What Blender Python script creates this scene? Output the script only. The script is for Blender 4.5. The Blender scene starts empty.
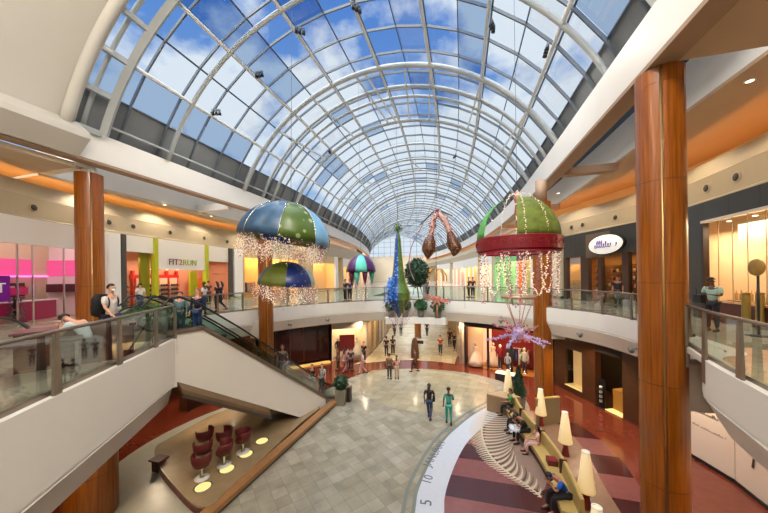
import bpy, bmesh, math, random
from math import sin, cos, pi, radians, hypot, atan2, sqrt
from mathutils import Vector, Matrix
random.seed(7)
SC = bpy.context.scene
COL = SC.collection

# ---------------------------------------------------------------- camera model
F, CX, CY, TH, RO, EZ = 288., 384., 276., radians(15.2), .014, 7.15
def ray(u, v):
    a, b = u-CX, v-CY
    x = a*cos(RO)-b*sin(RO); y = b*cos(RO)+a*sin(RO)
    r, up = x/F, -y/F
    return (r*cos(TH)-sin(TH), r*sin(TH)+cos(TH), up)
def G(u, v, z=0):                       # point of a level surface
    d = ray(u, v); t = (z-EZ)/d[2]
    return (d[0]*t, d[1]*t, z)
def AY(u, v, Y):                        # point of a plane Y = const
    d = ray(u, v); t = Y/d[1]
    return (d[0]*t, Y, EZ+d[2]*t)

def ornament_xyz(u, v, fwd): d = ray(u, v); return (d[0]*fwd, d[1]*fwd, EZ+d[2]*fwd)
# ---------------------------------------------------------------- materials
def lin(c):
    return tuple((x/12.92 if x <= .04045 else ((x+.055)/1.055)**2.4) for x in c)
def rgb(r, g, b):
    return lin((r/255, g/255, b/255))
MATS = {}
def mat(name, c, rough=.5, metal=0, var=0, scale=3, emit=0, ec=None, bump=0, coat=0, spec=.5):
    if name in MATS: return MATS[name]
    m = bpy.data.materials.new(name); m.use_nodes = True
    nt = m.node_tree; b = nt.nodes['Principled BSDF']
    col = rgb(*c)
    b.inputs['Base Color'].default_value = (*col, 1)
    b.inputs['Roughness'].default_value = rough
    b.inputs['Metallic'].default_value = metal
    b.inputs['Specular IOR Level'].default_value = spec
    if coat: b.inputs['Coat Weight'].default_value = coat; b.inputs['Coat Roughness'].default_value = .08
    if var:
        tc = nt.nodes.new('ShaderNodeTexCoord'); n = nt.nodes.new('ShaderNodeTexNoise')
        n.inputs['Scale'].default_value = scale; n.inputs['Detail'].default_value = 6
        nt.links.new(tc.outputs['Object'], n.inputs['Vector'])
        r = nt.nodes.new('ShaderNodeMapRange')
        r.inputs['From Min'].default_value = .3; r.inputs['From Max'].default_value = .7
        r.inputs['To Min'].default_value = 1-var; r.inputs['To Max'].default_value = 1+var
        nt.links.new(n.outputs['Fac'], r.inputs['Value'])
        h = nt.nodes.new('ShaderNodeVectorMath'); h.operation = 'SCALE'
        h.inputs[0].default_value = col
        nt.links.new(r.outputs['Result'], h.inputs['Scale'])
        nt.links.new(h.outputs['Vector'], b.inputs['Base Color'])
        if bump:
            bp = nt.nodes.new('ShaderNodeBump'); bp.inputs['Strength'].default_value = bump
            bp.inputs['Distance'].default_value = .02
            nt.links.new(n.outputs['Fac'], bp.inputs['Height']); nt.links.new(bp.outputs['Normal'], b.inputs['Normal'])
    if emit:
        b.inputs['Emission Color'].default_value = (*(rgb(*ec) if ec else col), 1)
        b.inputs['Emission Strength'].default_value = emit
    MATS[name] = m
    return m

def tile_mat(name, c1, c2, cm, sx, rough=.12, var=.25, mortar=.006, rot=0, coat=0):
    m = bpy.data.materials.new(name); m.use_nodes = True
    nt = m.node_tree; b = nt.nodes['Principled BSDF']; L = nt.links.new
    tc = nt.nodes.new('ShaderNodeTexCoord'); mp = nt.nodes.new('ShaderNodeMapping')
    mp.inputs['Rotation'].default_value = (0, 0, rot)
    L(tc.outputs['Object'], mp.inputs['Vector'])
    br = nt.nodes.new('ShaderNodeTexBrick'); br.offset = 0; br.squash = 1
    br.inputs['Color1'].default_value = (*rgb(*c1), 1); br.inputs['Color2'].default_value = (*rgb(*c2), 1)
    br.inputs['Mortar'].default_value = (*rgb(*cm), 1)
    br.inputs['Scale'].default_value = 1; br.inputs['Mortar Size'].default_value = mortar
    br.inputs['Brick Width'].default_value = sx; br.inputs['Row Height'].default_value = sx
    L(mp.outputs['Vector'], br.inputs['Vector'])
    n = nt.nodes.new('ShaderNodeTexNoise'); n.inputs['Scale'].default_value = 1.7; n.inputs['Detail'].default_value = 8
    L(mp.outputs['Vector'], n.inputs['Vector'])
    r = nt.nodes.new('ShaderNodeMapRange'); r.inputs['From Min'].default_value = .3; r.inputs['From Max'].default_value = .7
    r.inputs['To Min'].default_value = 1-var; r.inputs['To Max'].default_value = 1+var
    L(n.outputs['Fac'], r.inputs['Value'])
    s = nt.nodes.new('ShaderNodeVectorMath'); s.operation = 'SCALE'
    L(br.outputs['Color'], s.inputs[0]); L(r.outputs['Result'], s.inputs['Scale'])
    L(s.outputs['Vector'], b.inputs['Base Color'])
    b.inputs['Roughness'].default_value = rough
    if coat: b.inputs['Coat Weight'].default_value = coat
    MATS[name] = m
    return m

def glass_mat(name, tint, refl=.12, opac=0, ocol=(120, 130, 130)):
    m = bpy.data.materials.new(name); m.use_nodes = True
    nt = m.node_tree; nt.nodes.clear(); L = nt.links.new
    out = nt.nodes.new('ShaderNodeOutputMaterial')
    tr = nt.nodes.new('ShaderNodeBsdfTransparent'); tr.inputs['Color'].default_value = (*rgb(*tint), 1)
    gl = nt.nodes.new('ShaderNodeBsdfGlossy'); gl.inputs['Roughness'].default_value = .03
    fr = nt.nodes.new('ShaderNodeFresnel'); fr.inputs['IOR'].default_value = 1.45
    ml = nt.nodes.new('ShaderNodeMath'); ml.operation = 'MULTIPLY'; ml.inputs[1].default_value = refl*8
    ml.use_clamp = True
    L(fr.outputs['Fac'], ml.inputs[0])
    mx = nt.nodes.new('ShaderNodeMixShader')
    L(ml.outputs[0], mx.inputs['Fac']); L(tr.outputs[0], mx.inputs[1]); L(gl.outputs[0], mx.inputs[2])
    last = mx
    if opac:
        d = nt.nodes.new('ShaderNodeBsdfDiffuse'); d.inputs['Color'].default_value = (*rgb(*ocol), 1)
        m2 = nt.nodes.new('ShaderNodeMixShader'); m2.inputs['Fac'].default_value = opac
        L(mx.outputs[0], m2.inputs[1]); L(d.outputs[0], m2.inputs[2]); last = m2
    L(last.outputs[0], out.inputs['Surface'])
    MATS[name] = m
    return m

def emis(name, c, s):
    m = bpy.data.materials.new(name); m.use_nodes = True
    nt = m.node_tree; nt.nodes.clear()
    out = nt.nodes.new('ShaderNodeOutputMaterial'); e = nt.nodes.new('ShaderNodeEmission')
    e.inputs['Color'].default_value = (*rgb(*c), 1); e.inputs['Strength'].default_value = s
    nt.links.new(e.outputs[0], out.inputs['Surface']); MATS[name] = m
    return m

white = mat('white_panel', (234, 230, 220), .45, var=.02, scale=.6)
white2 = mat('white_paint_lower', (205, 199, 184), .5, var=.02, scale=.6)
plaster = mat('warm_plaster', (200, 196, 186), .8, var=.03, scale=.4)
ceilm = mat('gallery_ceiling_paint', (205, 188, 160), .7)
bulkm = mat('bulkhead_paint', (184, 168, 138), .6, var=.02)
steel = mat('painted_steel', (160, 164, 162), .45)
steel_dk = mat('grey_glazing_bar', (92, 98, 104), .4)
panelgrey = mat('grey_vault_panel', (112, 116, 118), .5, var=.04)
bronze = mat('brushed_bronze_metal', (140, 128, 114), .38, metal=.7)
chrome = mat('brushed_chrome', (200, 200, 200), .25, metal=1)
black = mat('black_rubber', (22, 22, 24), .4)
darkint = mat('dark_interior', (38, 28, 24), .7)
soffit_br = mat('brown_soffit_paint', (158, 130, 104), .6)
ceilR = mat('right_gallery_ceiling_paint', (190, 162, 132), .7)
redter = mat('red_terrazzo', (112, 48, 30), .13, var=.12, scale=3, coat=.3)
marble = tile_mat('beige_marble_tiles', (158, 152, 136), (136, 130, 112), (122, 116, 100), .46, .16, .16, rot=radians(40))
marble2 = tile_mat('corridor_marble_tiles', (205, 192, 160), (185, 170, 140), (130, 120, 100), .9, .16, .12)
upfloor = tile_mat('upper_stone_tiles', (186, 176, 160), (166, 154, 136), (120, 112, 100), .8, .15, .1)
palestone = mat('pale_grey_stone', (165, 160, 142), .3, var=.08, scale=2)
whiteband = mat('white_terrazzo', (188, 194, 204), .3, var=.03, scale=6)
greyband = mat('grey_inlay_stone', (120, 126, 118), .25, var=.05)
maroon = mat('maroon_terrazzo', (66, 18, 22), .22, var=.15, scale=5, coat=.2)
pinkter = mat('dusty_pink_terrazzo', (120, 68, 64), .25, var=.1, scale=5, coat=.2)
tanter = mat('tan_terrazzo', (136, 104, 82), .22, var=.08, scale=4, coat=.2)
feather_m = mat('pale_feather_inlay', (188, 174, 150), .3, var=.06, scale=5)
feather_d = mat('dark_feather_inlay', (66, 40, 34), .3)
curbm = mat('brown_curb_wood', (150, 108, 66), .35, var=.12, scale=6)
brownplank = mat('brown_ledge', (112, 88, 58), .45, var=.1, scale=5)
lime = mat('lime_green_paint', (176, 178, 30), .45)
redpaint = mat('shop_red', (200, 26, 26), .5)
cream = mat('cream_wall', (236, 214, 180), .6)
charcoal = tile_mat('charcoal_wall_tiles', (58, 60, 58), (52, 54, 53), (24, 24, 24), 1.25, .35, .08, .012)
g_rail = glass_mat('rail_glass', (206, 222, 216), .035)
g_shop = glass_mat('shop_glass', (235, 235, 232), .07)
g_roof = glass_mat('roof_glass', (228, 238, 247), .015)
g_roof2 = glass_mat('tinted_roof_glass', (160, 184, 212), .015)

# wooden veneer: vertical grain
def veneer():
    m = bpy.data.materials.new('amber_wood_veneer'); m.use_nodes = True
    nt = m.node_tree; b = nt.nodes['Principled BSDF']; L = nt.links.new
    tc = nt.nodes.new('ShaderNodeTexCoord'); mp = nt.nodes.new('ShaderNodeMapping')
    mp.inputs['Scale'].default_value = (9, 9, .35); L(tc.outputs['Object'], mp.inputs['Vector'])
    n = nt.nodes.new('ShaderNodeTexNoise'); n.inputs['Scale'].default_value = 2; n.inputs['Detail'].default_value = 7
    L(mp.outputs['Vector'], n.inputs['Vector'])
    cr = nt.nodes.new('ShaderNodeValToRGB')
    cr.color_ramp.elements[0].position = .3; cr.color_ramp.elements[0].color = (*rgb(116, 57, 10), 1)
    cr.color_ramp.elements[1].position = .7; cr.color_ramp.elements[1].color = (*rgb(162, 92, 20), 1)
    L(n.outputs['Fac'], cr.inputs['Fac']); L(cr.outputs['Color'], b.inputs['Base Color'])
    b.inputs['Roughness'].default_value = .3; b.inputs['Coat Weight'].default_value = .25; b.inputs['Coat Roughness'].default_value = .15
    return m
wood = veneer()

# ---------------------------------------------------------------- mesh builder
class MB:
    def __init__(s): s.v = []; s.f = []; s.sm = []
    def add(s, vs, fs, smooth=False):
        o = len(s.v); s.v += [tuple(x) for x in vs]
        s.f += [tuple(i+o for i in f) for f in fs]; s.sm += [smooth]*len(fs)
        return s
    def box(s, c, d, rz=0, rx=0, taper=1):
        x, y, z = d[0]/2, d[1]/2, d[2]/2
        vs = [Vector((sx*x*(taper if sz > 0 else 1), sy*y*(taper if sz > 0 else 1), sz*z)) for sz in (-1, 1) for sy in (-1, 1) for sx in (-1, 1)]
        M = Matrix.Translation(c) @ Matrix.Rotation(rz, 4, 'Z') @ Matrix.Rotation(rx, 4, 'X')
        return s.add([M @ v for v in vs], [(0, 2, 3, 1), (4, 5, 7, 6), (0, 1, 5, 4), (2, 6, 7, 3), (0, 4, 6, 2), (1, 3, 7, 5)])
    def tube(s, pts, r, n=8, close=False, caps=True):
        P = [Vector(p) for p in pts]; R = r if isinstance(r, (list, tuple)) else [r]*len(P)
        N = len(P); vs = []; fs = []
        up = None
        for i in range(N):
            if close: t = P[(i+1) % N]-P[i-1]
            else: t = P[min(i+1, N-1)]-P[max(i-1, 0)]
            if t.length < 1e-9: t = Vector((0, 0, 1))
            t.normalize()
            if up is None: up = Vector((0, 0, 1)) if abs(t.z) < .9 else Vector((1, 0, 0))
            a = t.cross(up)
            if a.length < 1e-6: a = t.cross(Vector((0, 1, 0)))
            a.normalize(); b = a.cross(t).normalized(); up = b
            for k in range(n):
                q = 2*pi*k/n; vs.append(P[i]+a*cos(q)*R[i]+b*sin(q)*R[i])
        M = N if close else N-1
        for i in range(M):
            for k in range(n):
                j = (i+1) % N
                fs.append((i*n+k, i*n+(k+1) % n, j*n+(k+1) % n, j*n+k))
        if caps and not close: fs += [tuple(range(n))[::-1], tuple((N-1)*n+k for k in range(n))]
        return s.add(vs, fs, n > 4)
    def bar(s, p0, p1, w, h):           # rectangular bar
        p0, p1 = Vector(p0), Vector(p1); t = (p1-p0).normalized()
        up = Vector((0, 0, 1)) if abs(t.z) < .95 else Vector((0, 1, 0))
        a = t.cross(up).normalized()*w/2; b = a.cross(t).normalized()*h/2
        vs = [p+sa*a+sb*b for p in (p0, p1) for sa, sb in ((-1, -1), (1, -1), (1, 1), (-1, 1))]
        return s.add(vs, [(0, 3, 2, 1), (4, 5, 6, 7), (0, 1, 5, 4), (1, 2, 6, 5), (2, 3, 7, 6), (3, 0, 4, 7)])
    def lathe(s, prof, n=16, c=(0, 0, 0), sx=1, sy=1, smooth=True, a0=0, a1=2*pi, ring=False):
        if ring: prof = list(prof)+[prof[0]]
        full = abs(a1-a0-2*pi) < 1e-6; m = n if full else n+1; vs = []; fs = []
        for r, z in prof:
            for k in range(m):
                q = a0+(a1-a0)*k/n; vs.append((c[0]+r*cos(q)*sx, c[1]+r*sin(q)*sy, c[2]+z))
        for i in range(len(prof)-1):
            for k in range(n):
                k2 = (k+1) % m
                fs.append((i*m+k, i*m+k2, (i+1)*m+k2, (i+1)*m+k))
        if full and not ring:
            if prof[0][0] > 1e-4: fs.append(tuple(range(m))[::-1])
            if prof[-1][0] > 1e-4: fs.append(tuple((len(prof)-1)*m+k for k in range(m)))
        return s.add(vs, fs, smooth)
    def sphere(s, c, r, n=10, m=6, sz=1, sy=1):
        prof = [(max(r*sin(pi*i/m), 1e-5), -r*sz*cos(pi*i/m)) for i in range(m+1)]
        return s.lathe(prof, n, c, 1, sy)
    def octa(s, c, r):
        c = Vector(c); vs = [c+Vector(d)*r for d in ((1, 0, 0), (-1, 0, 0), (0, 1, 0), (0, -1, 0), (0, 0, 1), (0, 0, -1))]
        return s.add(vs, [(0, 2, 4), (2, 1, 4), (1, 3, 4), (3, 0, 4), (2, 0, 5), (1, 2, 5), (3, 1, 5), (0, 3, 5)])
    def prism(s, poly, z0, z1):
        n = len(poly)
        vs = [(p[0], p[1], z0) for p in poly]+[(p[0], p[1], z1) for p in poly]
        return s.add(vs, [tuple(range(n))[::-1], tuple(range(n, 2*n))]+[(i, (i+1) % n, n+(i+1) % n, n+i) for i in range(n)])
    def strip(s, A, B, z0, z1):         # slab between two plan polylines
        n = len(A); vs = []
        for z in (z0, z1):
            for P in (A, B): vs += [(p[0], p[1], z) for p in P]
        fs = []
        for i in range(n-1):
            fs += [(i, i+1, n+i+1, n+i), (2*n+i, 3*n+i, 3*n+i+1, 2*n+i+1), (i, 2*n+i, 2*n+i+1, i+1), (n+i, n+i+1, 3*n+i+1, 3*n+i)]
        fs += [(0, n, 3*n, 2*n), (n-1, 3*n-1, 4*n-1, 2*n-1)]
        return s.add(vs, fs)
    def sweep(s, path, prof, sign=1, close=False, smooth=False, closed_prof=False):
        N = len(path); nrm = normals(path, close); vs = []
        for i in range(N):
            for o, z in prof: vs.append((path[i][0]+nrm[i][0]*o*sign, path[i][1]+nrm[i][1]*o*sign, z))
        m = len(prof); fs = []
        for i in range(N if close else N-1):
            j = (i+1) % N
            for k in range(m if closed_prof else m-1):
                k2 = (k+1) % m
                fs.append((i*m+k, j*m+k, j*m+k2, i*m+k2))
        if closed_prof and not close: fs += [tuple(range(m)), tuple((N-1)*m+k for k in range(m))[::-1]]
        return s.add(vs, fs, smooth)
    def mesh(s, name):
        me = bpy.data.meshes.new(name); me.from_pydata(s.v, [], s.f)
        me.polygons.foreach_set('use_smooth', s.sm); me.validate()
        bm = bmesh.new(); bm.from_mesh(me); bmesh.ops.recalc_face_normals(bm, faces=bm.faces); bm.to_mesh(me); bm.free()
        return me
def normals(path, close=False):
    N = len(path); out = []
    for i in range(N):
        if close: a, b = path[i-1], path[(i+1) % N]
        else: a, b = path[max(i-1, 0)], path[min(i+1, N-1)]
        dx, dy = b[0]-a[0], b[1]-a[1]; l = hypot(dx, dy) or 1
        out.append((-dy/l, dx/l))
    return out
def spline(pts, n=8, close=False):
    out = []; N = len(pts)
    P = (lambda i: pts[i % N]) if close else (lambda i: pts[min(max(i, 0), N-1)])
    for i in range(N if close else N-1):
        a, b, c, d = P(i-1), P(i), P(i+1), P(i+2)
        for k in range(n):
            t = k/n
            out.append(tuple(.5*((2*b[j])+(-a[j]+c[j])*t+(2*a[j]-5*b[j]+4*c[j]-d[j])*t*t+(-a[j]+3*b[j]-3*c[j]+d[j])*t**3) for j in range(len(b))))
    if not close: out.append(tuple(pts[-1]))
    return out
def resample(path, step, close=False):
    pts = list(path)+([path[0]] if close else []); L = [0]
    for a, b in zip(pts, pts[1:]): L.append(L[-1]+(Vector(b)-Vector(a)).length)
    n = max(1, round(L[-1]/step)); out = []
    for k in range(n+(0 if close else 1)):
        t = L[-1]*k/n; i = 0
        while i < len(L)-2 and L[i+1] < t: i += 1
        q = (t-L[i])/max(L[i+1]-L[i], 1e-9)
        out.append(tuple(Vector(pts[i]).lerp(Vector(pts[i+1]), q)))
    return out

def obj(name, mb, m, parent=None, world=False, mod=None):
    me = mb.mesh(name) if isinstance(mb, MB) else mb
    if world and parent is not None:
        inv = (Matrix.Translation(wloc(parent)) @ Matrix.Rotation(wrot(parent), 4, 'Z')).inverted()
        me.transform(inv)
    o = bpy.data.objects.new(name, me); COL.objects.link(o)
    if m: 
        if len(me.materials) == 0: me.materials.append(m)
        else: me.materials[0] = m
    if parent is not None: o.parent = parent
    return o
def wloc(o):
    v = Vector((0, 0, 0))
    while o is not None: v = v+o.location; o = o.parent
    return v
def wrot(o):
    while o.parent is not None: o = o.parent
    return o.rotation_euler[2]
def tag(o, label, cat, group=None, kind=None):
    o['label'] = label; o['category'] = cat
    if group: o['group'] = group
    if kind: o['kind'] = kind
    return o
def thing(name, label, cat, loc=(0, 0, 0), rz=0, group=None):
    o = bpy.data.objects.new(name, None); COL.objects.link(o)
    o.location = loc; o.rotation_euler = (0, 0, rz); o.empty_display_size = .2
    return tag(o, label, cat, group)
def struct(name, mb, m, label=None, cat=None, parent=None):
    o = obj(name, mb, m, parent)
    if parent is None:
        o['kind'] = 'structure'
        if label: o['label'] = label
        if cat: o['category'] = cat
    return o
def dup(root, loc, rz=0, label=None, group=None, scale=None):
    r = root.copy(); COL.objects.link(r); r.location = loc; r.rotation_euler = (0, 0, rz)
    if label: r['label'] = label
    if group: r['group'] = group
    if scale: r.scale = (scale,)*3
    for ch in list(root.children):
        c = ch.copy(); COL.objects.link(c); c.parent = r
        for g in ch.children:
            d = g.copy(); COL.objects.link(d); d.parent = c
    return r
def text_mesh(s, size, ext=.01, align='CENTER', shear=0):
    cu = bpy.data.curves.new('lettering', 'FONT'); cu.body = s; cu.size = size; cu.extrude = ext
    cu.align_x = align; cu.align_y = 'CENTER'; cu.shear = shear; cu.resolution_u = 3
    o = bpy.data.objects.new('tmp', cu); COL.objects.link(o)
    dg = bpy.context.evaluated_depsgraph_get(); me = bpy.data.meshes.new_from_object(o.evaluated_get(dg))
    bpy.data.objects.remove(o); me.name = 'lettering'
    return me
def poly_holes(outer, holes, z0, z1):
    cu = bpy.data.curves.new('slab', 'CURVE'); cu.dimensions = '2D'; cu.fill_mode = 'BOTH'; cu.extrude = (z1-z0)/2
    for ring in [outer]+holes:
        sp = cu.splines.new('POLY'); sp.points.add(len(ring)-1)
        for i, p in enumerate(ring): sp.points[i].co = (p[0], p[1], 0, 1)
        sp.use_cyclic_u = True
    o = bpy.data.objects.new('tmp', cu); COL.objects.link(o)
    dg = bpy.context.evaluated_depsgraph_get(); me = bpy.data.meshes.new_from_object(o.evaluated_get(dg))
    bpy.data.objects.remove(o)
    me.transform(Matrix.Translation((0, 0, (z0+z1)/2)))
    for p in me.polygons: p.use_smooth = False
    return me

# ---------------------------------------------------------------- plan curves
def bend(Y): return -(Y-20)**2/380 if Y > 20 else 0
RW = [(8.6, -6), (9.0, 3), (9.5, 10), (9.85, 15), (9.8, 19.5), (8.9, 22.3), (7.7, 25.3), (5.6, 31), (4.2, 38), (3, 45), (0, 60), (-6, 80), (-13, 100)]
LW = [(-15.5, -6), (-16.8, 3), (-19.4, 8.5), (-20.4, 12), (-20.8, 15), (-21.1, 18), (-21.5, 22), (-21, 26), (-19, 31), (-17.8, 37), (-18.2, 45), (-20.5, 60), (-26, 80), (-33, 100)]
LR = [(9.4, -6), (9.3, 5), (9.0, 11.6), (8.6, 14), (7.9, 16.1), (6.8, 18), (5.6, 21), (3.2, 22.6), (0, 23.6), (-.7, 28.3), (-1.5, 34.6), (-2.2, 42), (-3, 50)]
LL = [(-17, -6), (-17, 6), (-16.5, 12), (-15.2, 17.9), (-13.1, 19), (-11.3, 21.9), (-10.5, 22.55), (-8.5, 23.35), (-8.2, 24.2), (-8.4, 28), (-8.9, 33), (-10.2, 42), (-11.5, 50)]
def at_u(path, u, z=6):                  # first point of a wall path met by the sight line
    d = ray(u, 276); S = path
    for a, b in zip(S, S[1:]):
        ax, ay = a; ex, ey = b[0]-ax, b[1]-ay
        det = d[0]*(-ey)+ex*d[1]
        if abs(det) < 1e-9: continue
        t = (ax*(-ey)+ex*ay)/det; q = (d[0]*ay-d[1]*ax)/det
        if t > 0 and 0 <= q <= 1: return (ax+ex*q, ay+ey*q)
RWs, LWs, LRs, LLs = spline(RW), spline(LW), spline(LR), spline(LL)
COURT_R = [(3.0, .8), (3.9, 3.5), (4.3, 4.8), (4.64, 6), (5.12, 7.8), (5.55, 8.5), (6.2, 8.85), (6.4, 9.8), (6.6, 11.2), (6.75, 13.5), (6.2, 16), (4.82, 18.2), (3.09, 20.2), (1.3, 21.4), (-.19, 22.0), (-3.2, 22.5), (-5.9, 21.8), (-8.4, 20.3), (-10.6, 17.7), (-12.1, 15), (-12.85, 12.5), (-13.0, 10.2), (-12.5, 8.4)]
COURT_L = [(-9.12, 7.3), (-8.54, 6.33), (-7.68, 4.88), (-6.82, 3.44), (-6.25, 2.49), (-5.4, 1.05), (-4.9, .2), (-4.0, -.5), (-1.5, -.6), (1.5, -.3)]
CR, CLn = spline(COURT_R, 6), spline(COURT_L, 6)
court = CR+CLn
corr_open = [(-8.6, 27), (-3.3, 27)]+[(-3.6+bend(y), y) for y in (32, 38, 44, 52, 60, 70)]+[(-8.4+bend(y), y) for y in (70, 60, 52, 44, 38, 32)]

# ---------------------------------------------------------------- floors
S = struct
fl = S('floor', MB().prism([(-26, -7), (12, -7), (12, 60), (-26, 60)], -.3, 0), redter, 'glossy red terrazzo walkway floor of the lower level', 'floor')
mc = spline([(-9.2, 14.9), (-8.3, 16.9), (-7.5, 19.4), (-6.1, 21), (-3.2, 22), (-.26, 21.9), (1.75, 21.1), (3.4, 19.7)], 6)
mc = mc+[(3.4, 17), (2.5, 12), (2, 6), (1, -6), (-7.3, -6), (-7.3, 7), (-6.9, 14.7)]
S('marble_court', MB().prism(mc, .0, .006), marble, parent=fl)
# circular inlay of the court
circ = [(-2.5+4.4*cos(a*pi/32), min(19.4+4.4*sin(a*pi/32), 21.85-.08*(4.4*cos(a*pi/32)+.6)**2)) for a in range(64)]
marb3 = tile_mat('warm_marble_tiles', (166, 156, 130), (150, 140, 114), (120, 110, 90), .62, .16, .12, rot=radians(10))
S('marble_inlay', MB().prism(circ, .0062, .009), marb3, parent=fl)
cp = [(x, y) for x, y in LLs if y > 23.4]; cq = [(x, y) for x, y in LRs if y > 23.2]
farb = spline([(-8.6, 21.9), (-7.1, 22.9), (-5.2, 23.9), (-2.7, 24.2), (-.66, 23.8)], 5)
S('corridor_marble', MB().prism(farb+cq[6:]+cp[::-1][:-2], 0, .006), marble2, parent=fl)
# curved date band, striped terrazzo, bench area
out_ = spline([(-.9, 2), (-1.3, 5.5), (-1.47, 8.6), (-1.49, 9.6), (-1.26, 11.05), (-.87, 12.55), (-.4, 13.7), (.54, 15.45), (2.0, 17.5)], 6)
nn = normals(out_)
def offs(path, d): n = normals(path); return [(p[0]+q[0]*d, p[1]+q[1]*d) for p, q in zip(path, n)]
S('grey_border_band', MB().strip(offs(out_, .42), offs(out_, .3), .006, .013), greyband, parent=fl)
S('grey_border_band', MB().strip(offs(out_, .12), out_, .006, .013), greyband, parent=fl)
S('white_band', MB().strip(out_, offs(out_, -.86), .006, .016), whiteband, parent=fl)
inner = offs(out_, -.86)
benchf = spline([(2.3, 2), (2.5, 6), (2.6, 8.8), (2.68, 10.2), (2.68, 11.2), (2.52, 12.5), (2.25, 13.6), (2.05, 15), (2.0, 16.4)], 6)
# stripes, one inlay per stripe
def xs_at(path, y):
    for a, b in zip(path, path[1:]):
        if (a[1]-y)*(b[1]-y) <= 0 and a[1] != b[1]: return a[0]+(b[0]-a[0])*(y-a[1])/(b[1]-a[1])
    return path[-1][0] if y > path[-1][1] else path[0][0]
ys = [16.9, 15.8, 14.75, 13.7, 12.65, 11.6, 10.55, 9.5, 8.4, 7.3, 6.2, 5.1, 4, 3]
for i, (y1, y0) in enumerate(zip(ys, ys[1:])):
    yy = [y0+(y1-y0)*k/5 for k in range(6)]
    A = [(xs_at(inner, y), y) for y in yy]; B = [(max(xs_at(benchf, y)+.3, xs_at(inner, y)+.02), y) for y in yy]
    S('terrazzo_stripe', MB().strip(A, B, .005, .012), maroon if i % 2 == 0 else pinkter, parent=fl)
ring_o = spline([(5.6, 3), (5.6, 6), (5.55, 9), (5.6, 11.2), (5.75, 12.8), (5.6, 14.4), (5.0, 16)], 6)
ring_i = spline([(4.5, 3), (4.5, 6), (4.45, 9), (4.5, 11.2), (4.65, 12.8), (4.6, 14.4), (4.1, 16)], 6)
tan_i = spline([(3.2, 3), (3.2, 6), (3.15, 9), (3.2, 11.2), (3.0, 12.8), (2.9, 14.4), (2.5, 17)], 6)
S('tan_walk', MB().strip(tan_i, ring_i, .005, .010), tanter, parent=fl)
ys2 = [3, 4.6, 6.2, 7.8, 9.3, 10.7, 11.9, 13.1, 14.3, 15.6]
for i, (y0, y1) in enumerate(zip(ys2, ys2[1:])):
    yy = [y0+(y1-y0)*k/5 for k in range(6)]
    S('terrazzo_stripe', MB().strip([(xs_at(ring_i, y), y) for y in yy], [(xs_at(ring_o, y), y) for y in yy], .005, .012), maroon if i % 2 == 0 else pinkter, parent=fl)
# feather inlay
rach = spline([G(500, 404.5)[:2], G(487, 414)[:2], G(482, 428)[:2], G(484, 443)[:2], G(492, 458)[:2], G(507, 472)[:2], G(525, 484)[:2], G(541, 497)[:2]], 8)
S('feather_vane', MB().prism(spline([G(*p)[:2] for p in ((489, 412), (505, 413), (520, 428), (527, 437), (536, 455), (543, 470), (547, 480), (541, 492), (524, 482), (507, 470), (494, 457), (485, 443))], 4, True), .012, .0135), mat('greyish_tan_inlay', (138, 114, 100), .3, var=.05), parent=fl)
fm = MB(); fd = MB()
fm.strip(offs(rach, .035), offs(rach, -.035), .013, .017)
rn = normals(rach); N = len(rach)
R2 = resample(rach, .125); R2n = normals(R2)
for i, p in enumerate(R2):
    t = i/(len(R2)-1); n = R2n[i]; tx, ty = n[1], -n[0]
    for sd in (1, -1):
        Lb = (1.75*sin(pi*min(1, .16+t*.84))**.6+.12) if sd == 1 else (.62*sin(pi*(.1+t*.85))+.05)
        Lb *= .85+.15*random.random()
        c = []
        for k in range(6):
            q = k/5
            c.append((p[0]+n[0]*sd*Lb*q*.86-tx*Lb*.42*q*q, p[1]+n[1]*sd*Lb*q*.86-ty*Lb*.42*q*q))
        if sd == 1 and i % 2: tgt, w, z = fm, .05, .0165
        elif sd == 1: tgt, w, z = fd, .035*(.6+.8*random.random()), .0165
        else: tgt, w, z = fm, .045, .0165
        nb = normals(c); A = [(a[0]+b[0]*w*(1-.75*k/5), a[1]+b[1]*w*(1-.75*k/5)) for k, (a, b) in enumerate(zip(c, nb))]
        B = [(a[0]-b[0]*w*(1-.75*k/5), a[1]-b[1]*w*(1-.75*k/5)) for k, (a, b) in enumerate(zip(c, nb))]
        tgt.strip(A, B, .0125, z)
S('feather_inlay', fm, feather_m, parent=fl); S('feather_inlay', fd, feather_d, parent=fl)
# dates in the white band
def band_text(s, u, v, size, dy=0):
    p = G(u, v); me = text_mesh(s, size, .002)
    # follow the band's tangent, tops toward the court centre
    k = min(range(len(out_)), key=lambda i: hypot(out_[i][0]-p[0], out_[i][1]-p[1]))
    a = out_[max(k-1, 0)]; b = out_[min(k+1, len(out_)-1)]
    ang = atan2(b[1]-a[1], b[0]-a[0])
    me.transform(Matrix.Translation((p[0], p[1], .018)) @ Matrix.Rotation(ang, 4, 'Z'))
    S('date_lettering', me, mat('dark_inlay_lettering', (74, 80, 92), .4), parent=fl)
band_text('5', 426.5, 503, .52); band_text('10', 428, 480, .46); band_text('JANUARY', 435.5, 453, .44)
band_text('15', 449, 431, .42); band_text('20', 470, 413, .42); band_text('25', 490, 402.5, .4)

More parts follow.
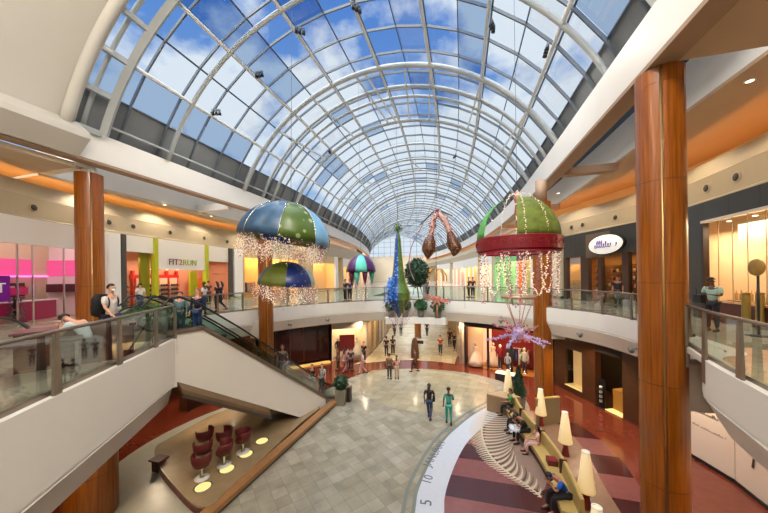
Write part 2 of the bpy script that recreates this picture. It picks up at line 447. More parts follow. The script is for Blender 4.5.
# lower level shop tiles etc.: stage
stage_poly = spline([(-12.3, 9.6), (-12.2, 8.9), (-11.2, 8.2), (-9.6, 7.5), (-7.6, 6.9), (-7.45, 8), (-7.45, 12), (-7.45, 14), (-9.2, 14.4), (-11.2, 13.4), (-12.2, 11.8)], 6, True)
st = thing('stage_platform', 'low rounded tan stage platform on the floor beneath the escalators', 'platform', (-9.8, 10.2, 0))
obj('platform_top', MB().prism(stage_poly, .22, .28), mat('tan_stage_top', (150, 128, 96), .25, var=.12, scale=2, coat=.2), st, True)
obj('platform_edge', MB().prism([(p[0]*.995-.049, p[1]) for p in stage_poly], 0.006, .22), mat('dark_red_edge', (96, 34, 26), .4), st, True)
S('pale_floor_ring', MB().prism(spline([(-13.1, 12.2), (-13.4, 9.8), (-12.9, 7.7), (-11.6, 5.4), (-9.4, 3.4), (-7.5, 3.2), (-7.5, 8), (-7.6, 13.9), (-9.5, 14.7), (-12.1, 14)], 5, True), .0, .006), palestone, parent=fl)
dl = None
for i, (u, v) in enumerate([(203, 487), (227, 469), (246, 454), (262, 441)]):
    p = G(u, v, .28)
    lb = ['glowing round floor light in the stage, nearest of the row of four', 'glowing round stage floor light, second nearest of the row', 'glowing round stage floor light, third along the row of four', 'glowing round stage floor light, furthest of the row by the escalator foot'][i]
    if dl is None:
        dl = thing('floor_light', lb, 'light', p, 0, 'round lights set in the stage')
        obj('bezel', MB().lathe([(.23, .004), (.27, .012), (.27, 0.002)], 20, ring=True), chrome, dl)
        obj('light_disc', MB().lathe([(.001, .01), (.235, .01), (.235, .003)], 20), emis('warm_floor_light', (255, 235, 150), 1.1), dl)
    else: dup(dl, p, 0, lb)
# red tub stools on the stage
t0 = None
lbs = ['nearest red tub chair on the stage, left row', 'middle red tub chair of the left row on the stage', 'furthest red tub chair of the left row on the stage',
       'far red tub chair in the middle of the stage', 'near red tub chair in the middle of the stage, beside the second light', 'red tub chair at the right of the stage near the furthest light']
for i, (u, v) in enumerate([(202, 478), (203, 464), (205, 450), (224, 450), (224, 465), (243, 452)]):
    p = G(u, v, .28); p = (p[0], p[1], .28)
    if t0 is None:
        t0 = thing('tub_chair', lbs[i], 'chair', p, radians(20), 'red chairs on the stage')
        sm = mat('dark_red_upholstery', (92, 20, 20), .55, var=.1)
        obj('seat', MB().lathe([(.01, .44), (.25, .45), (.27, .5), (.25, .56), (.01, .57)], 16), sm, t0)
        obj('backrest', MB().lathe([(.22, .52), (.27, .5), (.31, .62), (.33, .84), (.3, .86), (.27, .82), (.25, .62)], 18, a0=radians(160), a1=radians(400)), sm, t0)
        obj('pedestal', MB().lathe([(.09, .02), (.07, .06), (.05, .3), (.12, .45)], 12), chrome, t0)
        obj('base', MB().lathe([(.24, 0), (.24, .02), (.1, .035)], 16), mat('white_base', (225, 220, 210), .4), t0)
    else: dup(t0, p, radians(20+i*25), lbs[i])
tb = thing('low_table', 'small dark red box table on the pale floor left of the stage', 'table', G(159, 470, 0.006))
obj('table_top', MB().box((0, 0, .42), (.5, .4, .06)), MATS['dark_red_upholstery'], tb); obj('table_base', MB().box((0, 0, .2), (.34, .28, .39)), MATS['dark_red_edge'], tb)

# ---------------------------------------------------------------- upper slab and fascia
sl = obj('floor_upper', poly_holes([(-26, -7), (14, -7), (14, 100), (-34, 100)], [court, corr_open], 4.95, 5.2), upfloor)
sl['kind'] = 'structure'; sl['label'] = 'polished stone floor of the upper gallery level'; sl['category'] = 'floor'
ce = obj('ceiling_lower', poly_holes([(-26, -7), (14, -7), (14, 60), (-34, 60)], [offs(CR, -.28)+offs(CLn, -.48), corr_open], 3.66, 3.72), white2)
ce['kind'] = 'structure'
prof = [(0, 5.16), (0, 4.42), (.05, 4.40), (.05, 4.36), (.02, 4.34), (.3, 3.68)]
S('trim_1', MB().sweep(CR, [(.25, 5.21), (-.06, 5.21), (-.06, 4.42), (-.02, 4.40), (-.02, 4.36), (-.05, 4.34), (.3, 3.64)], -1), white, 'white curved balcony fascia around the court', 'fascia')
prof2 = [(0, 5.16), (0, 4.16), (.05, 4.14), (.05, 4.1), (.02, 4.08), (.75, 3.2), (1.2, 3.2)]
S('trim_2', MB().sweep(CLn, [(.25, 5.21), (-.06, 5.21), (-.06, 3.8), (-.02, 3.78), (-.02, 3.74), (-.05, 3.72)], -1), white, 'white fascia of the near landing at left', 'fascia')
S('trim_lower_landing', MB().sweep(CLn, [(.0, 3.76), (.05, 3.72), (.22, 3.08), (1.4, 3.08)], -1), mat('lower_band_paint', (196, 186, 176), .6))
S('trim_3', MB().sweep(corr_open, [(0, 5.2), (0, 3.7)], 1, close=True), white)
# connection from landing to left opening side below the escalator top
S('trim_4', MB().bar((-9.0, 7.15, 4.4), (-12.5, 8.0, 4.4), .2, 1.5), white)
# fascia seams
sm_ = MB()
for i, p in enumerate(resample(CLn, 2.3)[1:4]):
    sm_.box((p[0]+.012, p[1], 4.66), (.03, .02, 1.0))
# spotlights on the fascia
spot = None; cn = normals(CR)
for i, (u, v) in enumerate([(222, 337), (287, 327), (330, 319), (499, 318), (583, 342), (633, 363)]):
    d = ray(u, v); best = min(range(len(CR)), key=lambda k: abs((CR[k][0]/CR[k][1])-d[0]/d[1]) if CR[k][1] > 9 else 9)
    p = CR[best]; n = cn[best]
    q = (p[0]-n[0]*-.02+n[0]*.0, p[1]+n[1]*.0, 4.05)
    ang = atan2(n[1], n[0])
    lb = ['small dark spotlight on the far left fascia beside the escalator', 'small spotlight on the fascia right of the far left column', 'spotlight on the fascia left of the centre balcony',
          'spotlight on the fascia above the bright lower shop', 'spotlight on the right fascia nearest the wooden column', 'double spotlight low on the right fascia beside the large near column'][i]
    if spot is None:
        spot = thing('fascia_spotlight', lb, 'spotlight', q, ang, 'spotlights on the court fascia')
        obj('bracket', MB().lathe([(.07, 0), (.07, .02)], 10).tube([(-.1, 0, 0), (.12, 0, 0)], .03), chrome, spot)
        obj('lamp_head', MB().tube([(.12, -.1, .02), (.16, .12, -.06)], [.07, .1], 12), mat('grey_lamp_metal', (120, 118, 112), .4, metal=.5), spot)
    else: dup(spot, q, ang, lb)

# railings -----------------------------------------------------------------
def railing(label, path, step=1.6, pts=None, z=5.2, taper=.2, sgn=1, top=1.08, group='glass railings around the court'):
    P = pts or resample(path, step); n = normals(P)
    t = thing('glass_railing', label, 'railing', (P[0][0], P[0][1], z), 0, group)
    fine = sorted(set(resample(path, .4)+(pts or [])), key=lambda q: -q[1]) if pts else resample(path, .4)
    obj('handrail', MB().tube([(a[0], a[1], z+top) for a in fine], .035, 8), bronze, t, True)
    obj('base_channel', MB().sweep(offs(fine, .07*-sgn), [(-.03, z), (-.03, z+.09), (.03, z+.09), (.03, z)], 1), bronze, t, True)
    nf = normals(fine)
    for a, b in zip(P, P[1:]):
        i0 = min(range(len(fine)), key=lambda k: hypot(fine[k][0]-a[0], fine[k][1]-a[1])); i1 = min(range(len(fine)), key=lambda k: hypot(fine[k][0]-b[0], fine[k][1]-b[1]))
        seg = fine[i0:i1+1]
        if len(seg) < 2: continue
        nq = normals(seg)
        q = [(p[0]-m[0]*.07*sgn, p[1]-m[1]*.07*sgn) for p, m in zip(seg, nq)]
        obj('glass_panel', MB().sweep(q, [(0, z+.09), (0, z+top-.06)]), g_rail, t, True)
    for p, m in zip(P, n):
        ang = atan2(m[1], m[0])
        mb = MB(); w0, w1, d = .1+taper*.35, .075, .05
        zz = [(z-.52, w0*1.35), (z+.1, w0), (z+top-.02, w1)]
        vs = []
        for h, w in zz:
            off = -.02 if h < z else .0
            for sx, sy in ((-1, -1), (1, -1), (1, 1), (-1, 1)):
                lx, ly = (sx*d/2+.03*sgn), sy*w/2
                vs.append((p[0]+cos(ang)*lx-sin(ang)*ly, p[1]+sin(ang)*lx+cos(ang)*ly, h))
        mb.add(vs, [(0, 1, 5, 4), (1, 2, 6, 5), (2, 3, 7, 6), (3, 0, 4, 7), (4, 5, 9, 8), (5, 6, 10, 9), (6, 7, 11, 10), (7, 4, 8, 11), (0, 3, 2, 1), (8, 9, 10, 11)])
        obj('post', mb, bronze, t, True)
    return t
i1 = [i for i, p in enumerate(CR)]
def cut(path, a, b): return [p for p in path if a(p) and b(p)]
rl = spline([(4.0, 4.0), (4.35, 5.0), (4.66, 6), (5.12, 7.8), (5.75, 9.6), (6.15, 10.6)], 5)
S('trim_edge_plate', MB().prism([(5.1, 7.8), (5.62, 9.35), (6.05, 10.5), (6.6, 10.9), (6.45, 9.4), (5.75, 8.4)], 5.06, 5.2), white)
railing('near glass railing at right beside the lit shop window, brown handrail', rl, 1.5, taper=.25)
rl = [p for p in CR if p[0] > 4.4 and p[1] >= 10.6 ]
railing('glass railing between the large right column and the far right column', rl, 1.7, taper=.02)
k0 = min(range(len(CR)), key=lambda k: hypot(CR[k][0]-4.4, CR[k][1]-18.8)); k1 = min(range(len(CR)), key=lambda k: hypot(CR[k][0]-.0, CR[k][1]-22))
railing('far glass railing behind the bead-hung dome', CR[k0:k1+1], 1.5, taper=0)
k2 = min(range(len(CR)), key=lambda k: hypot(CR[k][0]+5.9, CR[k][1]-21.8))
railing('glass railing of the centre balcony with plants', CR[k1:k2+1], 1.5, taper=0)
k3 = min(range(len(CR)), key=lambda k: hypot(CR[k][0]+11.9, CR[k][1]-15.3))
railing('far glass railing between the centre plants and the left column', CR[k2:k3+1], 1.6, taper=0)
railing('far left glass railing in front of the shoe shop', CR[k3:], 1.6, taper=0)
L1 = [(-9.12, 7.3), (-4.9, .2)]
pp = [(-9.1, 7.27), at_u(L1, 154), at_u(L1, 117), at_u(L1, 53), at_u(L1, -70), (-5.2, .7)]
railing('near glass railing on the left landing with tapered bronze posts', [pp[0], pp[-1]], 1.6, pts=pp, taper=.16)
railing('glass railing round the corridor opening beyond the bridge', corr_open[1:-1], 3, taper=0, group='x', sgn=-1)

# centre balcony tray with plants
tr = thing('planter_tray', 'long white planter tray fixed to the front of the centre balcony', 'planter', (-3.6, 21.95, 4.0))
pth = [p for p in CR if -6.3 < p[0] < -1.0 and p[1] > 20]
obj('tray', MB().sweep(offs(pth, 0), [(.07, 3.95), (.75, 3.95), (.75, 3.5), (.07, 3.45)], 1, closed_prof=True), white, tr, True)
leafm = mat('green_leaves', (46, 92, 40), .5, var=.3, scale=8)
leafd = mat('dark_green_leaves', (24, 58, 28), .5, var=.3, scale=8)
def foliage(mb, c, rx, rz, n, leaf, shape='ball', seed=0):
    r = random.Random(seed)
    for _ in range(n):
        th = r.uniform(0, 2*pi); u = r.uniform(-1, 1)
        if shape == 'ball':
            q = r.uniform(.8, 1.02); s = sqrt(1-u*u); p = Vector((c[0]+rx*q*s*cos(th), c[1]+rx*q*s*sin(th), c[2]+rz*q*u))
        else:
            h = (u+1)/2; rr = rx*(1-h)**.8*r.uniform(.8, 1.03)+.02; p = Vector((c[0]+rr*cos(th), c[1]+rr*sin(th), c[2]+rz*h))
        out = (p-Vector((c[0], c[1], c[2]))).normalized() if (p-Vector(c)).length > 0 else Vector((0, 0, 1))
        a = out.cross(Vector((r.uniform(-1, 1), r.uniform(-1, 1), r.uniform(-1, 1)))).normalized()
        d = (out*.6+a*.8+Vector((0, 0, .15))).normalized(); w = d.cross(out).normalized()
        L = leaf*r.uniform(.7, 1.3)
        mb.add([p, p+d*L*.5+w*L*.28, p+d*L+out*L*.1, p+d*L*.5-w*L*.28], [(0, 1, 2, 3)])
    return mb
for i, (x, y, sc) in enumerate([(-5.3, 21.55, .42), (-4.3, 21.95, .36), (-3.1, 22.05, .42), (-1.8, 21.85, .46)]):
    lb = ['leafy green potted plant in the white balcony tray, leftmost of four', 'low leafy plant in the white balcony tray, second of four', 'leafy plant in the white balcony tray, third of four', 'bushy fern at the right end of the centre balcony'][i]
    p = thing('potted_plant', lb, 'plant', (x, y, 3.96), 0, 'plants on the centre balcony')
    obj('pot', MB().lathe([(.22, 0), (.28, .55), (.26, .55), (.24, .48), (.01, .46)], 12), mat('grey_planter', (110, 105, 96), .5), p)
    obj('foliage', foliage(MB().sphere((0, 0, .85), sc*.7, 10, 6), (0, 0, .9), sc, sc*.85, 240, .2, seed=i), leafm, p)

# ---------------------------------------------------------------- columns
def column(x, y, z0, z1, label, rx=.5, ry=.5, seam_ang=0):
    t = thing('wood_clad_column', label, 'column', (x, y, z0), 0, 'amber wood-clad columns')
    h = z1-z0
    mb = MB(); n = 24; gap = .045
    hz = [0]+[k for k in (1.35, 4.1, 6.85, 9.6, 12.2) if k < h-.4]+[h]
    for a, b in zip(hz, hz[1:]):
        for q in (0, 1):
            a0 = seam_ang+q*pi+gap*1.4; a1 = seam_ang+(q+1)*pi-gap*1.4
            vs = []; m = 16
            for zz in (a+.006, b-.006):
                for k in range(m+1):
                    th = a0+(a1-a0)*k/m; vs.append((rx*cos(th), ry*sin(th), zz))
            mb.add(vs, [(k, k+1, m+2+k, m+1+k) for k in range(m)], True)
    obj('veneer_panel', mb, wood, t)
    obj('core', MB().lathe([(rx-.035, 0), (rx-.035, h)], 24, sy=(ry-.035)/(rx-.035)), mat('dark_column_core', (60, 32, 14), .5), t)
    g = MB()
    for q in (0, 1):
        a = seam_ang+q*pi; g.tube([(cos(a)*(rx-.02), sin(a)*(ry-.02), 0), (cos(a)*(rx-.02), sin(a)*(ry-.02), h)], .035, 6)
    obj('metal_reveal', g, mat('brass_reveal', (190, 150, 96), .3, metal=.8), t)
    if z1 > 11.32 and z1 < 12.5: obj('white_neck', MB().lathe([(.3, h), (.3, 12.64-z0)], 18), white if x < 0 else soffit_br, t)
    return t
def facing(x, y, off): return atan2(-y, -x)+off
column(5.35, 9.75, 0.012, 12.64, 'huge near wood-clad column at right with a bright vertical seam', .52, .52, facing(5.35, 9.75, .07))
column(4.55, 18.85, 0, 11.35, 'wood-clad column behind the red-banded dome at right', .5, .5, facing(4.55, 18.85, 0))
column(-17.5, 9.8, 0, 12.3, 'wood-clad column at left in front of the pink shop', .52, .52, facing(-17.5, 9.8, .12))
column(-11.5, 14.95, 0, 11.3, 'slim wood-clad column below the hanging blue umbrella', .42, .42, facing(-11.5, 14.95, .2))
column(-11.0, 6.1, 0.006, 3.66, 'short wood-clad column under the left landing', .62, .62, 1)
# connectors between columns and slab
S('trim_5', MB().box((5.9, 9.62, 4.12), (1.1, .5, 1.24)), mat('grey_beige_box', (168, 158, 140), .5)); S('trim_6', MB().box((5.15, 18.95, 3.75), (.9, .9, .7)), white2)
S('trim_7', MB().box((-12.0, 15.1, 4.0), (.8, .9, 1.0)), white2)

# ---------------------------------------------------------------- roof beams, ceilings, bulkheads
def pathx(x, y0, y1, st=2.5):
    n = max(1, int((y1-y0)/st)); return [(x+bend(y0+(y1-y0)*k/n), y0+(y1-y0)*k/n) for k in range(n+1)]
bR = [(4.9+bend(y)*1.0, y) for y in (-6, 0, 5, 10, 15, 20, 25, 30, 35, 40, 45, 50, 56, 62, 68, 74, 80, 86, 92, 100)]
bL = [(-16.6+bend(y), y) for _, y in bR]
for nm, pth, sg in (('trim_8', bR, -1), ('trim_9', bL, 1)):
    mb = MB().sweep(pth, [(0, 12.78), (0, 14.12), (.62, 14.12), (.62, 12.78)], sg, closed_prof=True)
    o = S(nm, mb, white, 'long white edge beam under the glass vault, '+('right side' if sg < 0 else 'left side'), 'beam')
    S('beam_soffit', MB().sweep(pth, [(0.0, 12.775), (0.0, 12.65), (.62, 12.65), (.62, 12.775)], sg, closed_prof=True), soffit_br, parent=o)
# raised lettering shadow panel seams on the right beam are plain
ribs = MB()
# gallery ceilings: right
def X_off(path, d): return offs(path, d)
inR = [(8.05+bend(y), y) for y in (9.9, 12, 14, 16, 18, 20, 22, 26, 30, 36, 44, 52, 60, 70, 80, 100)]
outR = [(12.8+bend(y), y) for _, y in inR]
S('ceiling_right', MB().strip(inR, outR, 13.0, 13.12), ceilR)
S('ceiling_near_right', MB().strip([(5.2, -6), (5.2, 9.85)], [(12.8, -6), (12.8, 9.85)], 12.98, 13.12), ceilR)
S('trim_10', MB().box((6.8, 18.4, 12.85), (2.6, .5, .4)).box((6.7, 27.6, 12.85), (2.7, .5, .4)).box((6.1, 37, 12.85), (2.7, .5, .4)), soffit_br)
S('wall_clerestory_right', MB().sweep(inR, [(0, 13.1), (-.3, 15.2), (-.35, 15.2), (-.05, 13.1)], 1, closed_prof=True), white)
inL = [(-20.2+bend(y), y) for y in (9.3, 12, 14, 16, 18, 20, 22, 26, 30, 36, 44, 52, 60, 70, 80, 100)]
outL = [(-25+bend(y), y) for _, y in inL]
S('ceiling_left', MB().strip(inL, outL, 12.38, 12.5), ceilm)
S('ceiling_near_left', MB().strip([(-17.2, -6), (-17.2, 9.1)], [(-25, -6), (-25, 9.1)], 12.38, 12.6), ceilm)
S('wall_clerestory_left', MB().sweep(inL, [(0, 12.42), (.3, 15.2), (.35, 15.2), (.05, 12.42)], 1, closed_prof=True), white)
S('trim_11', MB().box((-18.7, 9.4, 12.75), (3.0, .6, .5)).box((-18.7, 18.4, 12.7), (3.0, .5, .5)).box((-18.8, 27.6, 12.7), (3.0, .5, .5)), white)
dim_glass = glass_mat('sun_cutting_glass', (120, 126, 132), .03)  # dark panes added over the clerestory gaps to cut the sun
S('sun_cut_pane_2', MB().strip([(p[0]-1.4, p[1]) for p in inR], [(p[0]+.3, p[1]) for p in inR], 15.1, 15.12), dim_glass); S('sun_cut_pane_3', MB().strip([(p[0]-.3, p[1]) for p in inL], [(p[0]+1.7, p[1]) for p in inL], 15.1, 15.12), dim_glass)
# bulkheads
bprof = [(-2.6, 10.0), (-.1, 10.0), (.0, 10.0), (.0, 10.12), (-.06, 10.16), (-.02, 11.1), (-.1, 11.16), (-.35, 11.85), (-.55, 11.85), (-.55, 11.3), (-2.6, 11.3)]
S('wall_bulkhead_right', MB().sweep(RWs, bprof, 1), bulkm, 'cream curved bulkhead above the right shops', 'wall')
S('wall_bulkhead_left', MB().sweep(LWs, bprof, -1), bulkm, 'cream curved bulkhead above the left shops', 'wall')
cove = emis('orange_cove_light', (255, 178, 98), 11)
ledge = emis('warm_cove_light', (255, 170, 84), 3.0)
S('cove_light', MB().sweep([p for p in RWs if p[1] > 2], [(-.75, 11.34), (-.75, 11.42), (-.9, 11.42), (-.9, 11.34)], 1, closed_prof=True), cove, parent=bpy.data.objects['wall_bulkhead_right'])
S('cove_light', MB().sweep([p for p in LWs if p[1] > 2], [(-.75, 11.34), (-.75, 11.42), (-.9, 11.42), (-.9, 11.34)], -1, closed_prof=True), cove, parent=bpy.data.objects['wall_bulkhead_left'])
# backs behind coves
S('wall_right', MB().sweep(RWs, [(-2.6, 3.0), (-2.6, 13.1), (-2.75, 13.1), (-2.75, 3)], 1, closed_prof=True), ceilm)
S('wall_left', MB().sweep(LWs, [(-2.6, 3.0), (-2.6, 13.1), (-2.75, 13.1), (-2.75, 3)], -1, closed_prof=True), ceilm)
S('wall_back', MB().box((-6, -6.2, 8), (42, .3, 26)), plaster)
S('wall_lower_right', MB().sweep([p for p in LRs if p[1] > -8], [(-2.6, 0), (-2.6, 3.7), (-2.7, 3.7), (-2.7, 0)], 1, closed_prof=True), darkint)
S('wall_lower_left', MB().sweep(LLs, [(-2.6, 0), (-2.6, 3.7), (-2.7, 3.7), (-2.7, 0)], -1, closed_prof=True), darkint)
# speakers in the bulkhead
sp0 = None
for side, us in (('L', [35, 110, 134, 171, 205, 228]), ('R', [737, 707, 616, 583, 572])):
    for j, u in enumerate(us):
        W = LWs if side == 'L' else RWs
        p = at_u(W, u); i = min(range(len(W)), key=lambda k: hypot(W[k][0]-p[0], W[k][1]-p[1])); n = normals(W)[i]; sg = 1 if side == 'R' else -1
        q = (p[0]+n[0]*sg*-.03, p[1]+n[1]*sg*-.03, 10.62); ang = atan2(n[1]*sg, n[0]*sg)
        lb = 'round dark speaker grille in the %s bulkhead, number %s from the camera' % ('left' if side == 'L' else 'right', ['one', 'two', 'three', 'four', 'five', 'six'][j])
        if sp0 is None:
            sp0 = thing('ceiling_speaker', lb, 'speaker', q, ang, 'speakers in the bulkheads')
            a = MB().lathe([(.14, 0), (.2, 0), (.2, .03), (.15, .035)], 16, ring=True); a = a.mesh('rim'); a.transform(Matrix.Rotation(pi/2, 4, 'Y')); obj('rim', a, bulkm, sp0)
            a = MB().lathe([(.001, .03), (.145, .03), (.145, -.01), (.001, -.01)], 16).mesh('grille'); a.transform(Matrix.Rotation(pi/2, 4, 'Y')); obj('grille', a, mat('dark_speaker_grille', (60, 52, 44), .6), sp0)
        else: dup(sp0, q, ang, lb)

# ---------------------------------------------------------------- glass vault
R0, ZC = 12.2, 9.25
def vc(Y): return -5.35+bend(Y)
def vp(Y, deg, R=R0): a = radians(deg); return (vc(Y)+R*sin(a), Y, ZC+R*cos(a))
PH = 66.6
def ring(Y, R, r, name, m=steel, n=40, seg=8, a0=-PH, a1=PH):
    return obj(name, MB().tube([vp(Y, a0+(a1-a0)*k/n, R) for k in range(n+1)], r, seg), m)
# opaque plaster barrel over the camera
brl = MB(); ysb = [-6, -3, 0, 3, 6, 8.55]
for a, b in zip(ysb, ysb[1:]):
    n = 32
    vs = [vp(y, -PH-2+(2*PH+4)*k/n, R0+.05) for y in (a, b) for k in range(n+1)]
    brl.add(vs, [(k, k+1, n+2+k, n+1+k) for k in range(n)], True)
S('ceiling_barrel', brl, plaster, 'smooth plaster barrel ceiling above the near end', 'ceiling')
k = 0
trn = 12
def trim(mb_or, m=steel, label=None):
    global trn
    o = mb_or if isinstance(mb_or, bpy.types.Object) else obj('trim', mb_or, m)
    o.name = 'trim_%d' % trn; trn += 1; o['kind'] = 'structure'
    if label: o['label'] = label; o['category'] = 'roof frame'
    return o
for Y, R, r in ((8.35, 11.95, .2), (8.62, 12.2, .14)):
    trim(ring(Y, R, r, 'trim', plaster))
# near ladder arch
trim(ring(9.75, 12.0, .2, 'trim', steel, seg=4), label='nearest white steel arch rib of the vault')
trim(ring(9.2, 12.5, .1, 'trim', steel))
lad = MB()
for a in range(-8, 9): lad.bar(vp(8.7, a*PH/8*1.0, 12.25), vp(9.7, a*PH/8, 12.05), .14, .26)
trim(lad)
for Y, r in ((13.0, .12), (19.1, .17), (21.3, .12), (22.6, .12), (26.2, .16), (31, .12), (35.1, .14), (39, .12), (43, .12), (49, .2), (55, .14), (60, .12), (66, .12), (72, .18), (80, .14), (90, .14), (99.8, .2)):
    trim(ring(Y, R0, r, 'trim'), label='white tubular arch rib of the vault, %s behind the nearest' % {13.0: 'first', 19.1: 'second', 21.3: 'third', 22.6: 'fourth', 26.2: 'fifth'}[Y] if Y < 30 else None)
trs = MB()
for a in (-58, -50, -41.6, -33.3, -25, -16.65, -8.3, -5, 8.3, 16.65, 25, 33.3, 41.6, 50, 58):
    trs.bar(vp(19.1, a), vp(26.2, a-(6 if a > 0 else -6)*.6, R0), .1, .12) if a in (-41.6, -25, -8.3, -5, 16.65, 33.3, 50, 8.3) else None
trim(trs, mat('pale_steel', (206, 206, 200), .45))
tr2 = MB()
for Y0, Y1 in ((35.1, 39), (49, 52)):
    for a in range(-48, 49, 16): tr2.bar(vp(Y0, a), vp(Y1, a+5), .1, .12)
trim(tr2, MATS['pale_steel'])
# purlins
YS = [8.7, 13, 16, 19, 22, 25, 28, 32, 36, 40, 44, 48, 54, 60, 66, 72, 78, 86, 93, 99.8]
for i in range(-3, 4):
    a = i*PH/4
    trim(MB().tube([vp(y, a, 12.2) for y in YS], .095, 8), mat('pale_steel', (206, 206, 200), .45), label='long white purlin tube of the vault, %s' % ['far left', 'left', 'mid left', 'at the ridge', 'mid right', 'right', 'far right'][i+3])
# glazing
gy = [8.75+1.9*i for i in range(49)]
NA = 16; da = 2*PH/NA
gm = MB(); gm2 = MB(); gp = MB(); bars = MB(); lbars = MB()
rr = random.Random(3)
for j, (a, b) in enumerate(zip(gy, gy[1:])):
    for i in range(NA):
        a0, a1 = -PH+da*i, -PH+da*(i+1)
        vs = [vp(a, a0, 12.62), vp(a, a1, 12.62), vp(b, a1, 12.62), vp(b, a0, 12.62)]
        if i in (0, NA-1): gp.add(vs, [(0, 1, 2, 3)])
        elif (i in (1, 4, 11) and j < 5) or (rr.random() < .07): gm2.add(vs, [(0, 1, 2, 3)])
        else: gm.add(vs, [(0, 1, 2, 3)])
for Y in gy:
    for i in range(NA):
        p, q = vp(Y, -PH+da*i, 12.5), vp(Y, -PH+da*(i+1), 12.5)
        bars.bar(p, q, .075, .14)
for i in range(NA+1):
    for a, b in zip(gy, gy[1:]): lbars.bar(vp(a, -PH+da*i, 12.55), vp(b, -PH+da*i, 12.55), .05 if i % 2 else .07, .08)
w = S('window_1', gm, g_roof, 'curved glass panes of the barrel vault', 'glass roof')
obj('tinted_pane', gm2, g_roof2, w); obj('glazing_bar', bars, steel_dk, w); obj('glazing_bar', lbars, mat('dark_mullion', (52, 60, 72), .4), w)
obj('solid_panel', gp, panelgrey, w)
# end wall of the far mall
ew = MB(); n = 24; c = vc(99.9)
vs = [vp(99.9, -PH+2*PH*k/n, 12.6) for k in range(n+1)]
ew.add(vs, [tuple(range(n+1))])
obj('end_glass', ew, g_roof, w)
eb = MB()
for k in range(1, n): eb.bar((vs[k][0], 99.8, 13.8), (vs[k][0], 99.8, vs[k][2]), .12, .12) if k % 2 == 0 else None
for k in (1, 3, 5, 7): eb.bar((vs[k][0], 99.8, vs[k][2]), (vs[n-k][0], 99.8, vs[k][2]), .12, .12)
obj('glazing_bar', eb, steel, w)
S('wall_far', MB().box((-22, 100.4, 9.5), (46, .4, 9.4)), cream)
# roof outside of the vault, beyond the beams
S('ceiling_outer_right', MB().strip([(5.8+bend(y), y) for y in (-6, 8, 20, 30, 50, 70, 100)], [(6.3+bend(y), y) for y in (-6, 8, 20, 30, 50, 70, 100)], 13.95, 14.3), white)
S('ceiling_outer_left', MB().strip([(-17.4+bend(y), y) for y in (-6, 8, 20, 30, 50, 70, 100)], [(-17.0+bend(y), y) for y in (-6, 8, 20, 30, 50, 70, 100)], 13.95, 14.3), white)
# maintenance rail along the left beam
trim(MB().tube([(-16.35+bend(y), y, 14.55) for y in range(10, 60, 3)], .06, 8))
# cornice under the plaster barrel, left and right
S('trim_cornice_left', MB().sweep([(-16.5, -6), (-16.5, 8.9)], [(0, 12.7), (-.75, 13.35), (-.75, 13.6), (0, 14.2), (.9, 14.2), (.9, 12.7)], 1, closed_prof=True), plaster)
# spotlight clusters and cables on the purlins
def cyl_hit(u, v, R):
    d = Vector(ray(u, v)); lo = None
    t = 1
    while t < 90:
        p = d*t; 
        if hypot(p.x-vc(p.y), EZ+p.z-ZC) > R: return (p.x, p.y, EZ+p.z)
        t += .05
cl = None
for i, (u, v) in enumerate([(259, 72), (216, 110), (300, 28), (357, 5), (493, 23), (547, 47), (330, 150), (455, 155)]):
    p = cyl_hit(u, v, 12.0)
    lb = ['spotlight cluster clamped under the left purlin of the vault', 'spotlight cluster low on the left side of the vault', 'spotlight cluster left of the vault ridge, near', 'spotlight cluster on the vault ridge at the top edge of view',
          'spotlight cluster hanging right of the vault ridge', 'spotlight cluster on the right purlin above the white beam', 'small spotlight cluster further down the vault at left', 'small spotlight cluster further down the vault at right'][i]
    if cl is None:
        cl = thing('spotlight_cluster', lb, 'spotlight', p, 0, 'spotlights on the vault purlins')
        obj('mount', MB().box((0, 0, 0), (.5, .08, .08)), steel_dk, cl)
        for q in range(3): obj('lamp_head', MB().tube([(-.2+.2*q, 0, -.04), (-.2+.2*q, .06, -.28)], [.06, .1], 8), black, cl)
    else: dup(cl, p, .3*i, lb)

